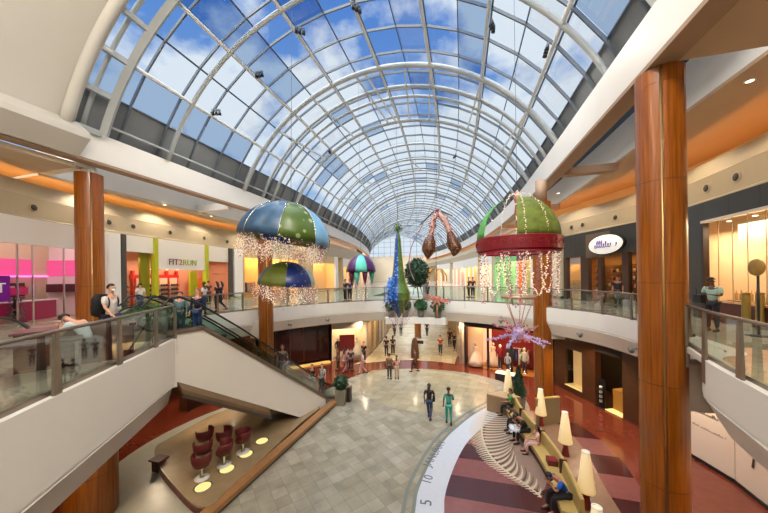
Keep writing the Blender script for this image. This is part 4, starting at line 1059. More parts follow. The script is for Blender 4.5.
ov = MB().lathe([(.001, -.1), (1.0, -.1), (1.04, -.06), (1.04, .04), (1.0, .06), (.001, .06)], 40).mesh('ov'); ov.transform(Matrix.Diagonal((1.28, 1, .58, 1)) @ Matrix.Rotation(pi/2, 4, 'X'))
obj('sign_face', ov, mat('white_sign_face', (240, 238, 226), .4, emit=.55), sg)
rm = MB().lathe([(1.03, -.13), (1.09, -.13), (1.09, .05), (1.03, .05)], 40, ring=True).mesh('rm'); rm.transform(Matrix.Diagonal((1.28, 1, .58, 1)) @ Matrix.Rotation(pi/2, 4, 'X')); obj('sign_rim', rm, black, sg)
me = squiggle(1.5, .5, 9, .03).mesh('lettering'); me.transform(Matrix.Translation((0, -.12, 0)) @ Matrix.Rotation(pi/2, 4, 'X')); obj('script_lettering', me, mat('purple_script', (130, 104, 196), .4), sg)
# between and beyond: charcoal wall, big lit window
t, w, X, ang, P = shop('dark grey tiled shop with a large warm lit display window at right', RWs, 653, 860, 5.2, 10.0, 2.0, backm=mat('peach_lit_wall', (246, 216, 176), .6), light=(420, (255, 226, 188), 3.8))
obj('charcoal_wall', B(0, X(708), -.08, .15, 0, 4.8), charcoal, t); obj('header_panel', B(X(708), w, -.08, .15, 4.02, 4.8), charcoal, t)
obj('window_frame', B(X(709), w, -.12, .1, 3.94, 4.04), mat('light_frame', (215, 205, 190), .4), t); obj('window_frame', B(X(708.5), X(711), -.1, .1, 0, 3.95), mat('dark_frame', (44, 26, 20), .4), t)
obj('window_sill', B(X(711), w, -.1, .4, 0.035, .75), mat('dark_red_sill', (80, 30, 22), .4), t)
for u in (723, 737, 752, 770, 792): obj('mullion', B(X(u)-.01, X(u)+.01, .0, .02, .75, 3.95), mat('pale_mullion', (170, 140, 100), .4), t)
obj('glass_front', pane(X(711), w, .75, 3.95, .02), g_shop, t)
obj('valance_panel', B(X(711), w, 1.0, 1.05, 2.9, 3.9), mat('cream_valance', (235, 225, 200), .6), t)
dlights(t, [X(718), X(742), X(765)], .5, 3.93)
r_ = random.Random(3); bt = None
for k in range(12):
    x = X(713)+.22*k; h = r_.uniform(.25, .5)
    pos = wp(t, (x, .85, .8)); lb = 'slim cream bottle on the sill of the big lit window'
    if bt is None:
        bt = obj('bottle', MB().lathe([(.05, 0), (.055, .25), (.02, .32), (.02, .42), (.001, .42)], 10), mat('amber_bottle', (196, 150, 90), .3)); tag(bt, lb, 'bottle', 'bottles in the lit window'); bt.location = pos
    else: c = bt.copy(); COL.objects.link(c); c.location = pos; c.scale = (1, 1, h/.4)
obj('display_plinth', B(X(711)+.05, X(711)+3.0, .6, 1.1, .75, .8), mat('display_plinth', (170, 140, 110), .4), t)
# golden disc display and bamboo-like gold boxes
dd = thing('gold_disc_display', 'round gold disc on a stand in the lit window at the right edge', 'display', (*ornament_xyz(757, 300, 8.6)[:2], 5.2), ang)
a = MB().lathe([(.001, -.04), (.24, -.04), (.26, 0), (.24, .04), (.001, .04)], 28).mesh('d'); a.transform(Matrix.Translation((0, 0, 2.05)) @ Matrix.Rotation(pi/2, 4, 'X')); obj('gold_disc', a, mat('gold_leaf', (176, 140, 70), .4, metal=.4, var=.1, scale=8), dd)
obj('pole', MB().tube([(0, .03, 0), (0, .03, 1.85)], .03), black, dd); obj('stand_foot', MB().lathe([(.25, 0), (.25, .03), (.03, .05)], 14), black, dd)
for i, u in enumerate((746, 760, 774)):
    gb = thing('gold_cylinder_vase', 'tall ribbed gold vase before the lit window, %s' % ['left', 'middle', 'right at the picture edge'][i], 'vase', (*ornament_xyz(u, 300, 9.5)[:2], 5.2), 0, 'tall gold vases')
    obj('vase_body', MB().lathe([(.09, 0)]+[(.1+.008*(k % 2), .06+.09*k) for k in range(13)]+[(.095, 1.2), (.09, 1.1), (.001, 1.0)], 16), mat('ribbed_gold', (150, 128, 60), .4, metal=.3), gb); obj('vase_rim', MB().lathe([(.09, 1.2), (.115, 1.2), (.115, 1.23), (.09, 1.23)], 16, ring=True), MATS['gold_leaf'], gb)

# --- lower right: dark wood shop, hoarding
t, w, X, ang, P = shop('dark brown lower shop under the right balcony with a small lit window', LRs, 554, 655, 0, 3.66, 2.2, backm=darkint, floorm=mat('dark_floor', (80, 50, 34), .3), light=(26, (255, 190, 110), 2.6))
dw = mat('dark_walnut', (74, 44, 24), .35, var=.15, scale=5)
obj('walnut_front', B(0, X(565), -.08, .12, 0, 3.66), dw, t); obj('walnut_front', B(X(580), X(592), -.08, .3, 0, 3.66), dw, t); obj('walnut_front', B(X(565), X(580), -.08, .12, 0, .35), dw, t); obj('walnut_front', B(X(565), X(580), -.08, .12, 2.6, 3.66), dw, t)
obj('walnut_front', B(X(622), w, -.08, .2, 0, 3.66), dw, t); obj('header_panel', B(X(592), X(622), -.05, .1, 2.9, 3.66), darkint, t)
obj('display_window', B(X(565.3), X(579.8), .5, .55, .35, 2.6), mat('lit_display_back', (236, 196, 130), .6, emit=.5), t); obj('display_sill', B(X(565), X(580), -.1, .5, .33, .38), mat('lit_sill', (246, 220, 150), .5, emit=.3), t)
obj('glass_front', pane(X(565), X(580), .38, 2.6, 0), g_shop, t)
for k, z in enumerate((2.45, 2.75)): obj('red_product_shelf', B(X(600), X(618), 1.2, 1.5, z, z+.05), mat('red_shelf', (190, 50, 34), .4, emit=.2), t)
obj('gold_counter', B(X(604), X(621), .3, 1.0, .03, 1.1), mat('gold_wood_counter', (170, 120, 50), .4), t); obj('lit_threshold', B(X(603), X(622), -.15, .3, .03, .06), mat('lit_threshold', (250, 220, 140), .5, emit=.5), t)
cup = None
for k in range(4):
    pos = wp(t, (X(598), .0, .3+.24*k)); lb = 'white round tin on the small dark stand outside the lower right shop'
    if cup is None:
        so = thing('tin_rack', 'narrow dark rack of white tins at the lower right shop entrance', 'rack', wp(t, (X(598), 0, 0)), ang); obj('rack_frame', MB().box((0, 0, .75), (.34, .05, 1.5)).box((0, 0, .02), (.4, .4, .04)), black, so)
        for q in range(4): obj('rack_tray', MB().box((0, -.1, .28+.24*q), (.32, .22, .02)), black, so)
        cup = obj('tin', MB().lathe([(.07, .0), (.08, .12), (.07, .13), (.001, .13)], 12), mat('white_tin', (225, 220, 210), .4)); tag(cup, lb, 'tin', 'white tins on the rack')
        cup.location = wp(t, (X(598), -.1, .3)); 
    else: c = cup.copy(); COL.objects.link(c); c.location = wp(t, (X(598), -.1, .3+.24*k))
# hoarding with posters
pA, pB, pC = at_u(LRs, 675), at_u(LRs, 737), (8.3, 5.6)
hd = thing('poster_hoarding', 'white hoarding wall with thin lettering below the right balcony', 'hoarding', (pA[0]-.1, pA[1], 0))
import itertools
def wallseg(t, nm, a, b, z0, z1, th, m): obj(nm, MB().bar((a[0], a[1], (z0+z1)/2), (b[0], b[1], (z0+z1)/2), th, z1-z0), m, t, True)
hw2 = mat('hoarding_white', (222, 208, 198), .5)
wallseg(hd, 'hoarding_panel', (pA[0]-.1, pA[1]), (pB[0]-.1, pB[1]), .12, 3.2, .08, hw2); wallseg(hd, 'black_skirting', (pA[0]-.12, pA[1]), (pB[0]-.12, pB[1]), 0.002, .12, .1, black)
hd2 = thing('poster_hoarding', 'poster panel with a woman in red and black at the far lower right', 'hoarding', (pB[0]-.1, pB[1], 0))
wallseg(hd2, 'hoarding_panel', (pB[0]-.1, pB[1]-.04), (pC[0]+.2, pC[1]), .12, 3.2, .08, hw2); wallseg(hd2, 'black_skirting', (pB[0]-.12, pB[1]-.04), (pC[0]+.18, pC[1]), 0.002, .12, .1, black)
a2 = atan2(pA[1]-pB[1], pA[0]-pB[0])+pi
for ln, sz, z in ((1.2, .2, 2.55), (1.0, .2, 2.25), (2.2, .16, 1.9), (1.7, .09, 1.35)):
    me = squiggle(ln, sz, int(z*100)).mesh('lettering'); me.transform(Matrix.Translation(((pA[0]+pB[0])/2-.16, (pA[1]+pB[1])/2, z)) @ Matrix.Rotation(a2, 4, 'Z') @ Matrix.Rotation(pi/2, 4, 'X')); obj('lettering', me, mat('grey_lettering', (130, 112, 104), .5), hd, True)
fx, fy = pB[0]-.17, pB[1]-.55
def poly_on_wall(pts, m, nm, off=0):
    mb = MB(); d = Vector((pC[0]+.2-pB[0]+.1, pC[1]-pB[1], 0)).normalized(); nn_ = Vector((-abs(d.y), d.x if d.y < 0 else -d.x, 0)).normalized(); nn_ = nn_ if nn_.x < 0 else -nn_
    base = Vector((pB[0]-.1, pB[1]-.04, 0))
    A = [base+d*x+Vector((0, 0, z))+nn_*(.045+off) for x, z in pts]; Bk = [p+nn_*.006 for p in A]; n = len(A)
    mb.add(A+Bk, [tuple(range(n)), tuple(range(n, 2*n))]+[(k, (k+1) % n, n+(k+1) % n, n+k) for k in range(n)]); obj(nm, mb, m, hd2, True)
poly_on_wall([(.1, 1.5), (.15, 2.7), (.4, 3.0), (.75, 2.9), (.9, 2.3), (.7, 2.1), (.65, 1.6), (.3, 1.35)], mat('poster_black', (24, 20, 22), .5), 'poster_hair')
poly_on_wall([(.35, 2.1), (.4, 2.6), (.6, 2.75), (.75, 2.5), (.7, 2.15), (.5, 1.95)], mat('poster_skin', (214, 170, 150), .5), 'poster_face', .008)
poly_on_wall([(.5, 1.9), (.9, 1.95), (1.5, 1.5), (1.4, 1.35), (.8, 1.6)], mat('poster_red', (150, 30, 30), .5), 'poster_dress', .01)
poly_on_wall([(.62, .95), (.68, 1.3), (.74, 1.3), (.7, .95)], mat('poster_dark_mark', (60, 50, 56), .5), 'poster_emblem', .01)

# --- lower far right: bright shop with gowns
t, w, X, ang, P = shop('bright lower shop with gowns and red clothes below the far balcony', LRs, (0.1, 23.55), (5.0, 21.6), 0, 3.66, 1.8, backm=mat('red_shop_back', (120, 24, 26), .6), floorm=mat('gold_floor', (176, 120, 60), .25), light=(110, (255, 200, 150), 3.2))
obj('lit_wall', B(0, 1.6, 1.6, 1.7, 0, 3.4), mat('pinkish_lit_wall', (250, 206, 180), .5, emit=.35), t); obj('header_panel', B(0, w, -.05, .1, 3.1, 3.66), darkint, t)
for x in (0, 1.75, 3.4, w-.1): obj('dark_door_post', B(x, x+.14, -.08, .1, 0, 3.1), darkint, t)
mannequin(wp(t, (.75, .3, .04)), ang, 'mannequin in a wide cream gown in the bright lower window', mat('cream_gown', (236, 206, 176), .7), True)
mannequin(wp(t, (1.9, 1.0, .04)), ang, 'shorter mannequin in a pale gown beside the wide cream gown', MATS['cream_gown'], True)
mannequin(wp(t, (2.5, .7, .04)), ang, 'mannequin in red in the middle of the bright lower shop', GCOL[2]); mannequin(wp(t, (3.1, 1.1, .04)), ang, 'dark dressed mannequin behind the gowns', GCOL[4])
mannequin(wp(t, (4.2, .6, .04)), ang, 'mannequin with pale clothes near the wooden column base', GCOL[3])
garment_rack(wp(t, (2.8, 1.5, .04)), ang, 8, 'rack of dark and red clothes at the back of the bright lower shop', 3, 1.6)
db = thing('display_block', 'low lit white display block beside the far right column', 'display', (2.75, 21.05, 0), ang); obj('block_body', MB().box((0, 0, .2), (1.2, .6, .4)), darkint, db); obj('lit_top', MB().box((0, 0, .43), (1.2, .6, .06)), mat('glowing_top', (255, 236, 200), .4, emit=.7), db)
mannequin((2.9, 21.05, .46), ang, 'small mannequin standing on the low lit display block', GCOL[3]).scale = (.75,)*3

# corridor shops on the lower level
for side, path, ylist in (('left', LLs, [(24.2, 28), (28.3, 33), (33.4, 40), (40.5, 49)]), ('right', LRs, [(28.5, 24), (34.5, 29), (41, 35), (49, 41.5)])):
    for i, (y0, y1) in enumerate(ylist):
        a = min((p for p in path if p[1] > 23.6), key=lambda p: abs(p[1]-y0)); b = min((p for p in path if p[1] > 23.6), key=lambda p: abs(p[1]-y1))
        t, w, X, ang, P = shop('%s corridor shop on the lower level, %s from the court' % (side, ['first', 'second', 'third', 'fourth'][i]), path, a, b, 0, 3.66, 1.7, backm=cream, light=(55, (255, 220, 170), 3.2))
        obj('header_panel', B(0, w, -.05, .1, 3.0, 3.66), white2, t)
        for k in range(3): obj('dark_door_post', B(max(0, w*k/2-.08), min(w, w*k/2+.08), -.1, .1, 0, 3.0), mat('door_post_dark', (170, 156, 136), .4), t)
        obj('glass_front', pane(0, w, .03, 3.0), g_shop, t)
        garment_rack(wp(t, (.6, 1.0, .04)), ang, 6, 'clothes rack inside the %s corridor shop %s from the court' % (side, ['first', 'second', 'third', 'fourth'][i]), i+10)
# lower far left
t, w, X, ang, P = shop('closed dark brown shop with a shiny dark front on the lower level at left', LLs, (-14.7, 18.4), (-10.95, 22.2), 0, 3.66, 1.3, backm=darkint, light=None)
obj('dark_glass_front', B(0, w, -.03, .05, .3, 3.1), mat('glossy_dark_brown', (44, 20, 16), .12, coat=.3), t); obj('header_panel', B(0, w, -.08, .08, 3.1, 3.66), darkint, t)
for k in range(5): obj('dark_door_post', B(w*k/5, w*k/5+.07, -.07, -.03, .3, 3.1), mat('brown_post', (70, 36, 26), .3), t)
obj('lit_floor_sill', B(0, w, -.45, -.05, .005, .12), mat('yellow_lit_sill', (240, 196, 110), .5, emit=.5), t)
t, w, X, ang, P = shop('white lower shop window with a dark red display left of the corridor', LLs, (-10.75, 22.35), (-8.35, 23.3), 0, 3.66, 1.2, backm=mat('white_window_wall', (240, 226, 200), .5), light=(60, (255, 230, 190), 3.2))
obj('header_panel', B(0, w, -.08, .08, 2.7, 3.66), white2, t); obj('picture_panel', B(w*.25, w*.75, .4, .5, .7, 2.1), mat('dark_red_picture', (110, 28, 30), .4), t)
mannequin(wp(t, (w*.2, .5, .04)), ang, 'mannequin in a dark dress in the white lower window', GCOL[4]); mannequin(wp(t, (w*.82, .6, .04)), ang, 'mannequin in a pale dress in the white lower window', GCOL[3], True)
t, w, X, ang, P = shop('dim lower shop with flowers and lamps behind the escalators', LLs, (-16.2, 13.4), (-14.9, 18.2), 0, 3.66, 1.8, backm=mat('dim_brown_wall', (96, 60, 40), .6), light=(50, (255, 190, 120), 3.2))
obj('header_panel', B(0, w, -.08, .08, 3.0, 3.66), darkint, t)
# flower display and table lamp seen over the escalator
fd_ = thing('flower_display', 'dark wooden stand with pink and green flowers behind the escalator', 'display', (-13.6, 14.9, 0)); obj('stand_body', MB().box((0, 0, .5), (1.4, .7, 1.0)), dw, fd_)
obj('foliage', foliage(MB(), (0, 0, 1.2), .65, .35, 300, .15, seed=3), leafd, fd_); obj('blossoms', foliage(MB(), (-.3, 0, 1.4), .4, .25, 120, .12, seed=9), mat('pink_blossom', (214, 110, 110), .6), fd_)
tl = thing('table_lamp', 'glowing cream drum table lamp behind the escalator', 'lamp', (-12.7, 15.6, 0)); obj('lamp_stand', MB().lathe([(.2, 0), (.2, .04), (.03, .08), (.03, 1.5)], 12), dw, tl); obj('lamp_shade', MB().lathe([(.3, 1.5), (.25, 2.0), (.24, 2.0), (.28, 1.5)], 18, ring=True), mat('cream_drum', (250, 220, 170), .6, emit=.7), tl)
fs = thing('floor_shelf', 'dark low shelf behind the escalators on the lower level', 'shelf', (-14.6, 12.9, 0)); obj('shelf_body', MB().box((0, 0, .6), (.5, 1.6, 1.2)), dw, fs)
obj('shelf_board', MB().box((.2, 0, 1.22), (.7, 1.7, .04)), curbm, fs)
fb = None

kk = thing('corridor_kiosk', 'brown fabric-draped kiosk standing in the middle of the lower corridor', 'kiosk', (*G(415, 358)[:2], .006))
obj('draped_body', MB().lathe([(.34, 0), (.36, .5), (.3, 1.2), (.22, 1.6), (.1, 1.75), (.001, 1.78)], 14), mat('brown_drape', (92, 62, 44), .8), kk); obj('side_arm', MB().box((.45, 0, 1.4), (.6, .2, .25)), mat('dark_arm', (50, 38, 34), .6), kk)
kp = thing('wood_clad_post', 'brown wooden post rising in the middle of the lower corridor', 'post', (*G(418, 338)[:2], .006))
obj('post_shaft', MB().lathe([(.38, 0), (.38, 3.6)], 18), wood, kp); obj('post_base', MB().lathe([(.42, 0), (.42, .12), (.38, .14)], 18), bronze, kp)
# ---------------------------------------------------------------- near-left landing furniture
gp_ = thing('landing_planter', 'large grey tapered planter with green plants on the left landing', 'planter', (*ornament_xyz(146, 310, 9.2)[:2], 5.2), radians(50))
obj('pot', MB().box((0, 0, .36), (1.0, .5, .72), taper=1.2), mat('grey_green_planter', (120, 128, 116), .4), gp_); obj('foliage', foliage(MB(), (0, 0, .78), .55, .2, 420, .12, seed=12), leafm, gp_)
kt = thing('kiosk_counter', 'dark maroon kiosk counter seen through the left landing glass', 'counter', (*ornament_xyz(80, 300, 6.9)[:2], 5.2), radians(58))
obj('counter_body', MB().box((0, 0, .4), (1.9, .7, .8)), mat('dark_maroon_laminate', (66, 22, 24), .35), kt); obj('counter_top', MB().box((0, 0, .83), (2.0, .8, .05)), mat('counter_stone', (90, 70, 64), .25), kt)
kt = thing('landing_table', 'long dark table on the left landing at the picture edge', 'table', (*ornament_xyz(22, 300, 5.6)[:2], 5.2), radians(58))
obj('table_top', MB().box((0, 0, .73), (1.6, .6, .05)), mat('dark_table', (50, 40, 40), .3), kt)
for sx in (-1, 1):
    for sy in (-1, 1): obj('leg', MB().box((sx*.74, sy*.25, .355), (.05, .05, .71)), chrome, kt)
hl = thing('escalator_newel', 'black looped handrail end of a third escalator at the left edge', 'handrail', (-11.5, 4.6, 5.2))
for oo in (0, 1.0):
    hp = [(-14, 4.0+oo, 6.15), (-12.0, 4.0+oo*.9, 6.12), (-11.4, 4.05+oo*.9, 5.95), (-11.25, 4.1+oo*.9, 5.7), (-11.5, 4.1+oo*.9, 5.45), (-13, 4.05+oo, 5.4)]
    obj('handrail', MB().tube(spline(hp, 5), .04, 8), black, hl, True); obj('newel_glass', MB().add([(-14, 4.0+oo, 5.25), (-11.5, 4.06+oo*.9, 5.25), (-11.5, 4.06+oo*.9, 6.08), (-14, 4.0+oo, 6.08)], [(0, 1, 2, 3)]), g_rail, hl, True)

# ---------------------------------------------------------------- hanging ornaments
def dome(mb, R, H, a0, a1, n=10, m=8, z=0, tuck=0, thick=.02):
    vs = []
    for s_ in (0, thick):
        for i in range(m+1):
            ph = pi/2*i/m
            for k in range(n+1):
                th = a0+(a1-a0)*k/n; puff = 1+.03*sin(pi*k/n)*sin(ph)
                r = (R-s_)*sin(ph)*puff; vs.append((r*cos(th), r*sin(th), z+(H-s_)*cos(ph)))
    o = (m+1)*(n+1); fs = []
    for i in range(m):
        for k in range(n):
            q = i*(n+1)+k; fs.append((q, q+1, q+n+2, q+n+1)); fs.append((o+q, o+q+n+1, o+q+n+2, o+q+1))
    for k in range(n): q = m*(n+1)+k; fs.append((q, q+1, o+q+1, o+q))
    return mb.add(vs, fs, True)
bead_w = mat('pearl_light_bead', (240, 222, 206), .3, emit=.45, ec=(255, 228, 204)); bead_p = mat('rose_bead', (190, 132, 136), .25, metal=.3, emit=.12)
def beads(mb, pts, step, r, jit=.03, rnd=random):
    for p in resample(pts, step): mb.octa((p[0]+rnd.uniform(-jit, jit), p[1]+rnd.uniform(-jit, jit), p[2]+rnd.uniform(-jit, jit)), r*rnd.uniform(.7, 1.3))
    return mb
def dotted(name, base, dot, scale=5):
    m = bpy.data.materials.new(name); m.use_nodes = True; nt = m.node_tree; b = nt.nodes['Principled BSDF']; L = nt.links.new
    tc = nt.nodes.new('ShaderNodeTexCoord'); v = nt.nodes.new('ShaderNodeTexVoronoi'); v.inputs['Scale'].default_value = scale; v.inputs['Randomness'].default_value = .6; L(tc.outputs['Object'], v.inputs['Vector'])
    cr = nt.nodes.new('ShaderNodeValToRGB'); cr.color_ramp.elements[0].position = .22; cr.color_ramp.elements[0].color = (*rgb(*dot), 1); cr.color_ramp.elements[1].position = .3; cr.color_ramp.elements[1].color = (*rgb(*base), 1)
    L(v.outputs['Distance'], cr.inputs['Fac']); L(cr.outputs['Color'], b.inputs['Base Color']); b.inputs['Roughness'].default_value = .35; MATS[name] = m; return m
blue_d = mat('deep_teal_blue', (44, 82, 116), .35, var=.3, scale=4); blue_l = mat('sky_blue_cloth', (120, 176, 216), .35, var=.06); green_dot = dotted('green_dotted', (72, 98, 32), (160, 180, 120), 3.2)
navy_dot = dotted('navy_dotted', (28, 52, 128), (90, 120, 200), 5); olive = mat('olive_cloth', (104, 116, 34), .4, var=.2, scale=5)
def hang(t, x, y, z, m=None):
    top = ZC+sqrt(max(0, 12.1**2-(x-vc(y))**2)) if True else 20
    obj('cable', MB().tube([(0, 0, z), (0, 0, top-t.location.z)], .007, 5), MATS.get('cable_grey') or mat('cable_grey', (70, 74, 78), .6), t)
# umbrella one: fwd 12
def ornament_xyz(u, v, fwd): d = ray(u, v); return (d[0]*fwd, d[1]*fwd, EZ+d[2]*fwd)
c = ornament_xyz(285, 241, 11.2)
um = thing('hanging_umbrella', 'large hanging dome umbrella with dark blue, green dotted and light blue panels', 'ornament', c, radians(10))
cols = [green_dot, blue_l, navy_dot, olive, navy_dot, olive, blue_d, blue_d]; A0 = radians(-64)
um.rotation_euler = (radians(-3), radians(9), radians(0))
for k in range(8):
    obj('canopy_panel', dome(MB(), 1.68, 1.5, A0+k*pi/4, A0+(k+1)*pi/4), cols[k], um)
for k in range(8):
    a = A0+k*pi/4; obj('seam_rib', MB().tube([(1.7*sin(pi/2*i/8)*cos(a), 1.7*sin(pi/2*i/8)*sin(a), 1.51*cos(pi/2*i/8)) for i in range(9)], .018, 5), chrome, um)
rnd = random.Random(11)
for k in range(14):
    a = 2*pi*k/14; mb = MB()
    for q in range(26):
        aa = a+rnd.uniform(0, 2*pi/14); r0 = rnd.uniform(1.2, 1.7); zz = rnd.uniform(-.55, .12)
        p0 = (r0*cos(aa), r0*sin(aa), zz); p1 = (r0*cos(aa+.18), r0*sin(aa+.18), zz-rnd.uniform(.1, .45))
        beads(mb, [p0, p1], .075, .02, .05, rnd)
    obj('light_strand', mb, bead_w if k % 3 else bead_p, um)
for k in range(6):
    a = 2*pi*k/6+.4; obj('light_strand', beads(MB(), [(1.7*cos(a), 1.7*sin(a), 0), (1.0*cos(a+.3), 1.0*sin(a+.3), -.75), (.4*cos(a+.5), .4*sin(a+.5), -.3)], .06, .018, .05, rnd), bead_w, um)
obj('cable', MB().tube([(0, 0, 1.5), (-1.5, .2, 9.5)], .008, 5), mat('cable_grey', (70, 74, 78), .6), um)
c = ornament_xyz(287, 285, 11.6)
um2 = thing('hanging_umbrella', 'smaller olive and navy dotted dome umbrella hanging under the large blue one', 'ornament', c)
um2.rotation_euler = (0, radians(5), 0); cols = [navy_dot, mat('pale_mint_cloth', (186, 214, 196), .4), navy_dot, olive, blue_d, olive]
A0 = radians(-59)
for k in range(6): obj('canopy_panel', dome(MB(), 1.08, .95, A0+k*pi/3, A0+(k+1)*pi/3), cols[k], um2)
for k in range(12):
    a = 2*pi*k/12; mb = MB()
    for q in range(24):
        aa = a+rnd.uniform(0, .55); r0 = rnd.uniform(.75, 1.28); z0 = rnd.uniform(-.45, .12)
        beads(mb, [(r0*cos(aa), r0*sin(aa), z0), (r0*cos(aa+.15), r0*sin(aa+.15), z0-rnd.uniform(.15, .4))], .06, .02, .04, rnd)
    obj('light_strand', mb, bead_p if k % 2 else bead_w, um2)
obj('cable', MB().tube([(0, 0, .95), (-.06, 0, 2.9)], .008, 5), MATS['cable_grey'], um2)

# small teal and purple umbrella
c = ornament_xyz(361, 272, 20)
um3 = thing('hanging_umbrella', 'small far umbrella with teal centre panel and purple sides hanging over the bridge', 'ornament', c)
teal = mat('teal_cloth', (84, 188, 168), .4); purp = mat('dark_purple_cloth', (74, 34, 84), .4); gold = mat('gold_cloth', (150, 128, 60), .4)
A0 = radians(-92)
for k, m_ in enumerate([teal, purp, mat('violet_cloth', (100, 84, 160), .4), teal, gold, purp, gold, purp][:8]):
    obj('canopy_panel', dome(MB(), 1.0, 1.2, A0+k*pi/4, A0+(k+1)*pi/4, 6, 8), m_, um3)
for k, a in enumerate((-130, -50, -90, 20, 160)):
    a = radians(a); obj('pointed_drop', MB().lathe([(.001, -.95), (.14, -.45), (.2, -.02), (.001, 0)], 10, (.75*cos(a), .75*sin(a), 0)), mat('dark_wine', (88, 20, 50), .4) if k < 2 else teal, um3)
for k in range(8):
    a = 2*pi*k/8; obj('light_strand', beads(MB(), [(.6*cos(a), .6*sin(a), 0), (.45*cos(a), .45*sin(a), -1.2), (.38*cos(a), .38*sin(a), -2.1)], .12, .028, .06, rnd), bead_w if k % 2 else bead_p, um3)
hang(um3, c[0], c[1], 1.2)

# tall tree-shaped ornament
c = ornament_xyz(399, 318, 17.5)
tr_ = thing('tree_ornament', 'tall slim hanging tree ornament with blue bubble and green leaf sides', 'ornament', c)
bb = dotted('blue_bubbles', (30, 72, 140), (110, 165, 220), 5); gl_ = mat('olive_green_leaf', (74, 104, 36), .5, var=.4, scale=7)
prf = [(.02, .0), (.3, .5), (.72, 1.15), (.7, 1.55), (.46, 2.1), (.33, 2.9), (.24, 3.8), (.17, 4.8), (.05, 5.3)]
for k, m_ in enumerate([mat('gold_leafy', (150, 120, 50), .5, var=.2), bb, gl_, gold, bb, gl_]):
    a0 = radians(-198)+k*pi/3; obj('tree_panel', MB().lathe(prf, 5, a0=a0, a1=a0+pi/3, smooth=False), m_, tr_)
obj('top_ball', foliage(MB().sphere((0, 0, 5.45), .17, 10, 6), (0, 0, 5.45), .24, .24, 120, .1, seed=4), gl_, tr_)
for k in range(6):
    a = 2*pi*k/6; obj('light_strand', beads(MB(), [(.84*cos(a), .84*sin(a), 1.3), (1.0*cos(a), 1.0*sin(a), .5), (.3*cos(a), .3*sin(a), -.5)], .1, .03, .05, rnd), bead_p, tr_)
mb = MB()
for k in range(8): a = rnd.uniform(-2.6, -1.9); beads(mb, [(.84*cos(a), .84*sin(a), 1.5+rnd.uniform(-.8, .3)), (.5*cos(a), .5*sin(a), 2.4)], .12, .06, .1, rnd)
obj('bubble_cluster', mb, mat('bubble_blue', (70, 140, 220), .3), tr_)
for k in range(7): a = 2*pi*k/7; obj('hanging_stem', MB().tube([(.3*cos(a), .3*sin(a), .35), (.2*cos(a), .2*sin(a), -.35)], .012, 5), mat('mauve_stem', (150, 110, 120), .5), tr_)
hang(tr_, c[0], c[1], 5.6)

# round topiary ball with gold trunk further back
c = ornament_xyz(417, 273, 22)
tp_ = thing('topiary_ornament', 'dark green leafy ball ornament hanging right of the tall tree ornament', 'ornament', c)
obj('leafy_ball', foliage(MB().sphere((0, 0, 0), .75, 12, 8, 1.25), (0, 0, 0), .85, 1.05, 900, .22, seed=21), leafd, tp_)
obj('trailing_stems', MB().tube([(0, 0, -1), (.1, 0, -1.9)], .05).tube([(.2, 0, -.9), (.4, .1, -1.7)], .03).tube([(-.2, 0, -.9), (-.35, .1, -1.7)], .03), curbm, tp_)
for k in range(3): obj('pink_spike', MB().tube([(-.2+.15*k, 0, .7), (-.5+.5*k, 0, 1.25)], [.04, .02], 6), mat('dusty_pink', (190, 120, 120), .5), tp_)
hang(tp_, c[0], c[1], 1.2)
c = ornament_xyz(436, 276, 24)
gn = thing('gold_ornament', 'gold fronded hanging ornament over the bridge right of the leafy ball', 'ornament', c)
gf = mat('gold_frond', (186, 134, 60), .4, metal=.3)
for k in range(8):
    a = 2*pi*k/8; obj('frond', MB().tube(spline([(0, 0, .5), (.45*cos(a), .45*sin(a), .55), (.8*cos(a), .8*sin(a), .1), (.85*cos(a), .85*sin(a), -.4)], 4), .05, 6), gf, gn)
obj('stem', MB().tube([(0, 0, .6), (0, 0, -1.9)], .07, 8), gf, gn); hang(gn, c[0], c[1], .6)
def star(c, R, label, m1, m2, nspk, seed, bead=.035):
    t = thing('star_ornament', label, 'ornament', c); r = random.Random(seed)
    obj('core', MB().sphere((0, 0, 0), R*.2, 12, 8), m1, t)
    mb_ = MB()
    for _ in range(60):
        v = Vector((r.uniform(-1, 1), r.uniform(-1, 1), r.uniform(-1, 1))).normalized()*R*r.uniform(.2, .36); mb_.octa(v, R*.035)
    obj('bead_cluster', mb_, m2, t)
    for k in range(nspk):
        a = 2*pi*k/nspk; d = Vector((cos(a), sin(a), r.uniform(-.6, .45))).normalized(); L = R*r.uniform(.85, 1.05); mb = MB()
        mb.tube([d*R*.15, d*L], [R*.03, R*.012], 6)
        for i in range(26): q = r.uniform(.2, 1); mb.octa(d*L*q+Vector((r.uniform(-1, 1), r.uniform(-1, 1), r.uniform(-1, 1)))*R*.05*(1.2-q*.5), R*bead)
        obj('spike', mb, m2 if k % 2 else m1, t)
    return t
rose = mat('rose_copper', (196, 128, 110), .3, metal=.4, emit=.08); lilac = mat('lilac_bead', (176, 160, 206), .3, emit=.15)
c = ornament_xyz(437, 299, 19.6)
so_ = star(c, .95, 'pink star ornament hanging in front of the centre balcony glass', rose, rose, 10, 2, .055); obj('drop_tassel', MB().tube([(0, 0, -.4), (0, 0, -1.3)], [.08, .03], 6), rose, so_); hang(so_, c[0], c[1], .2)

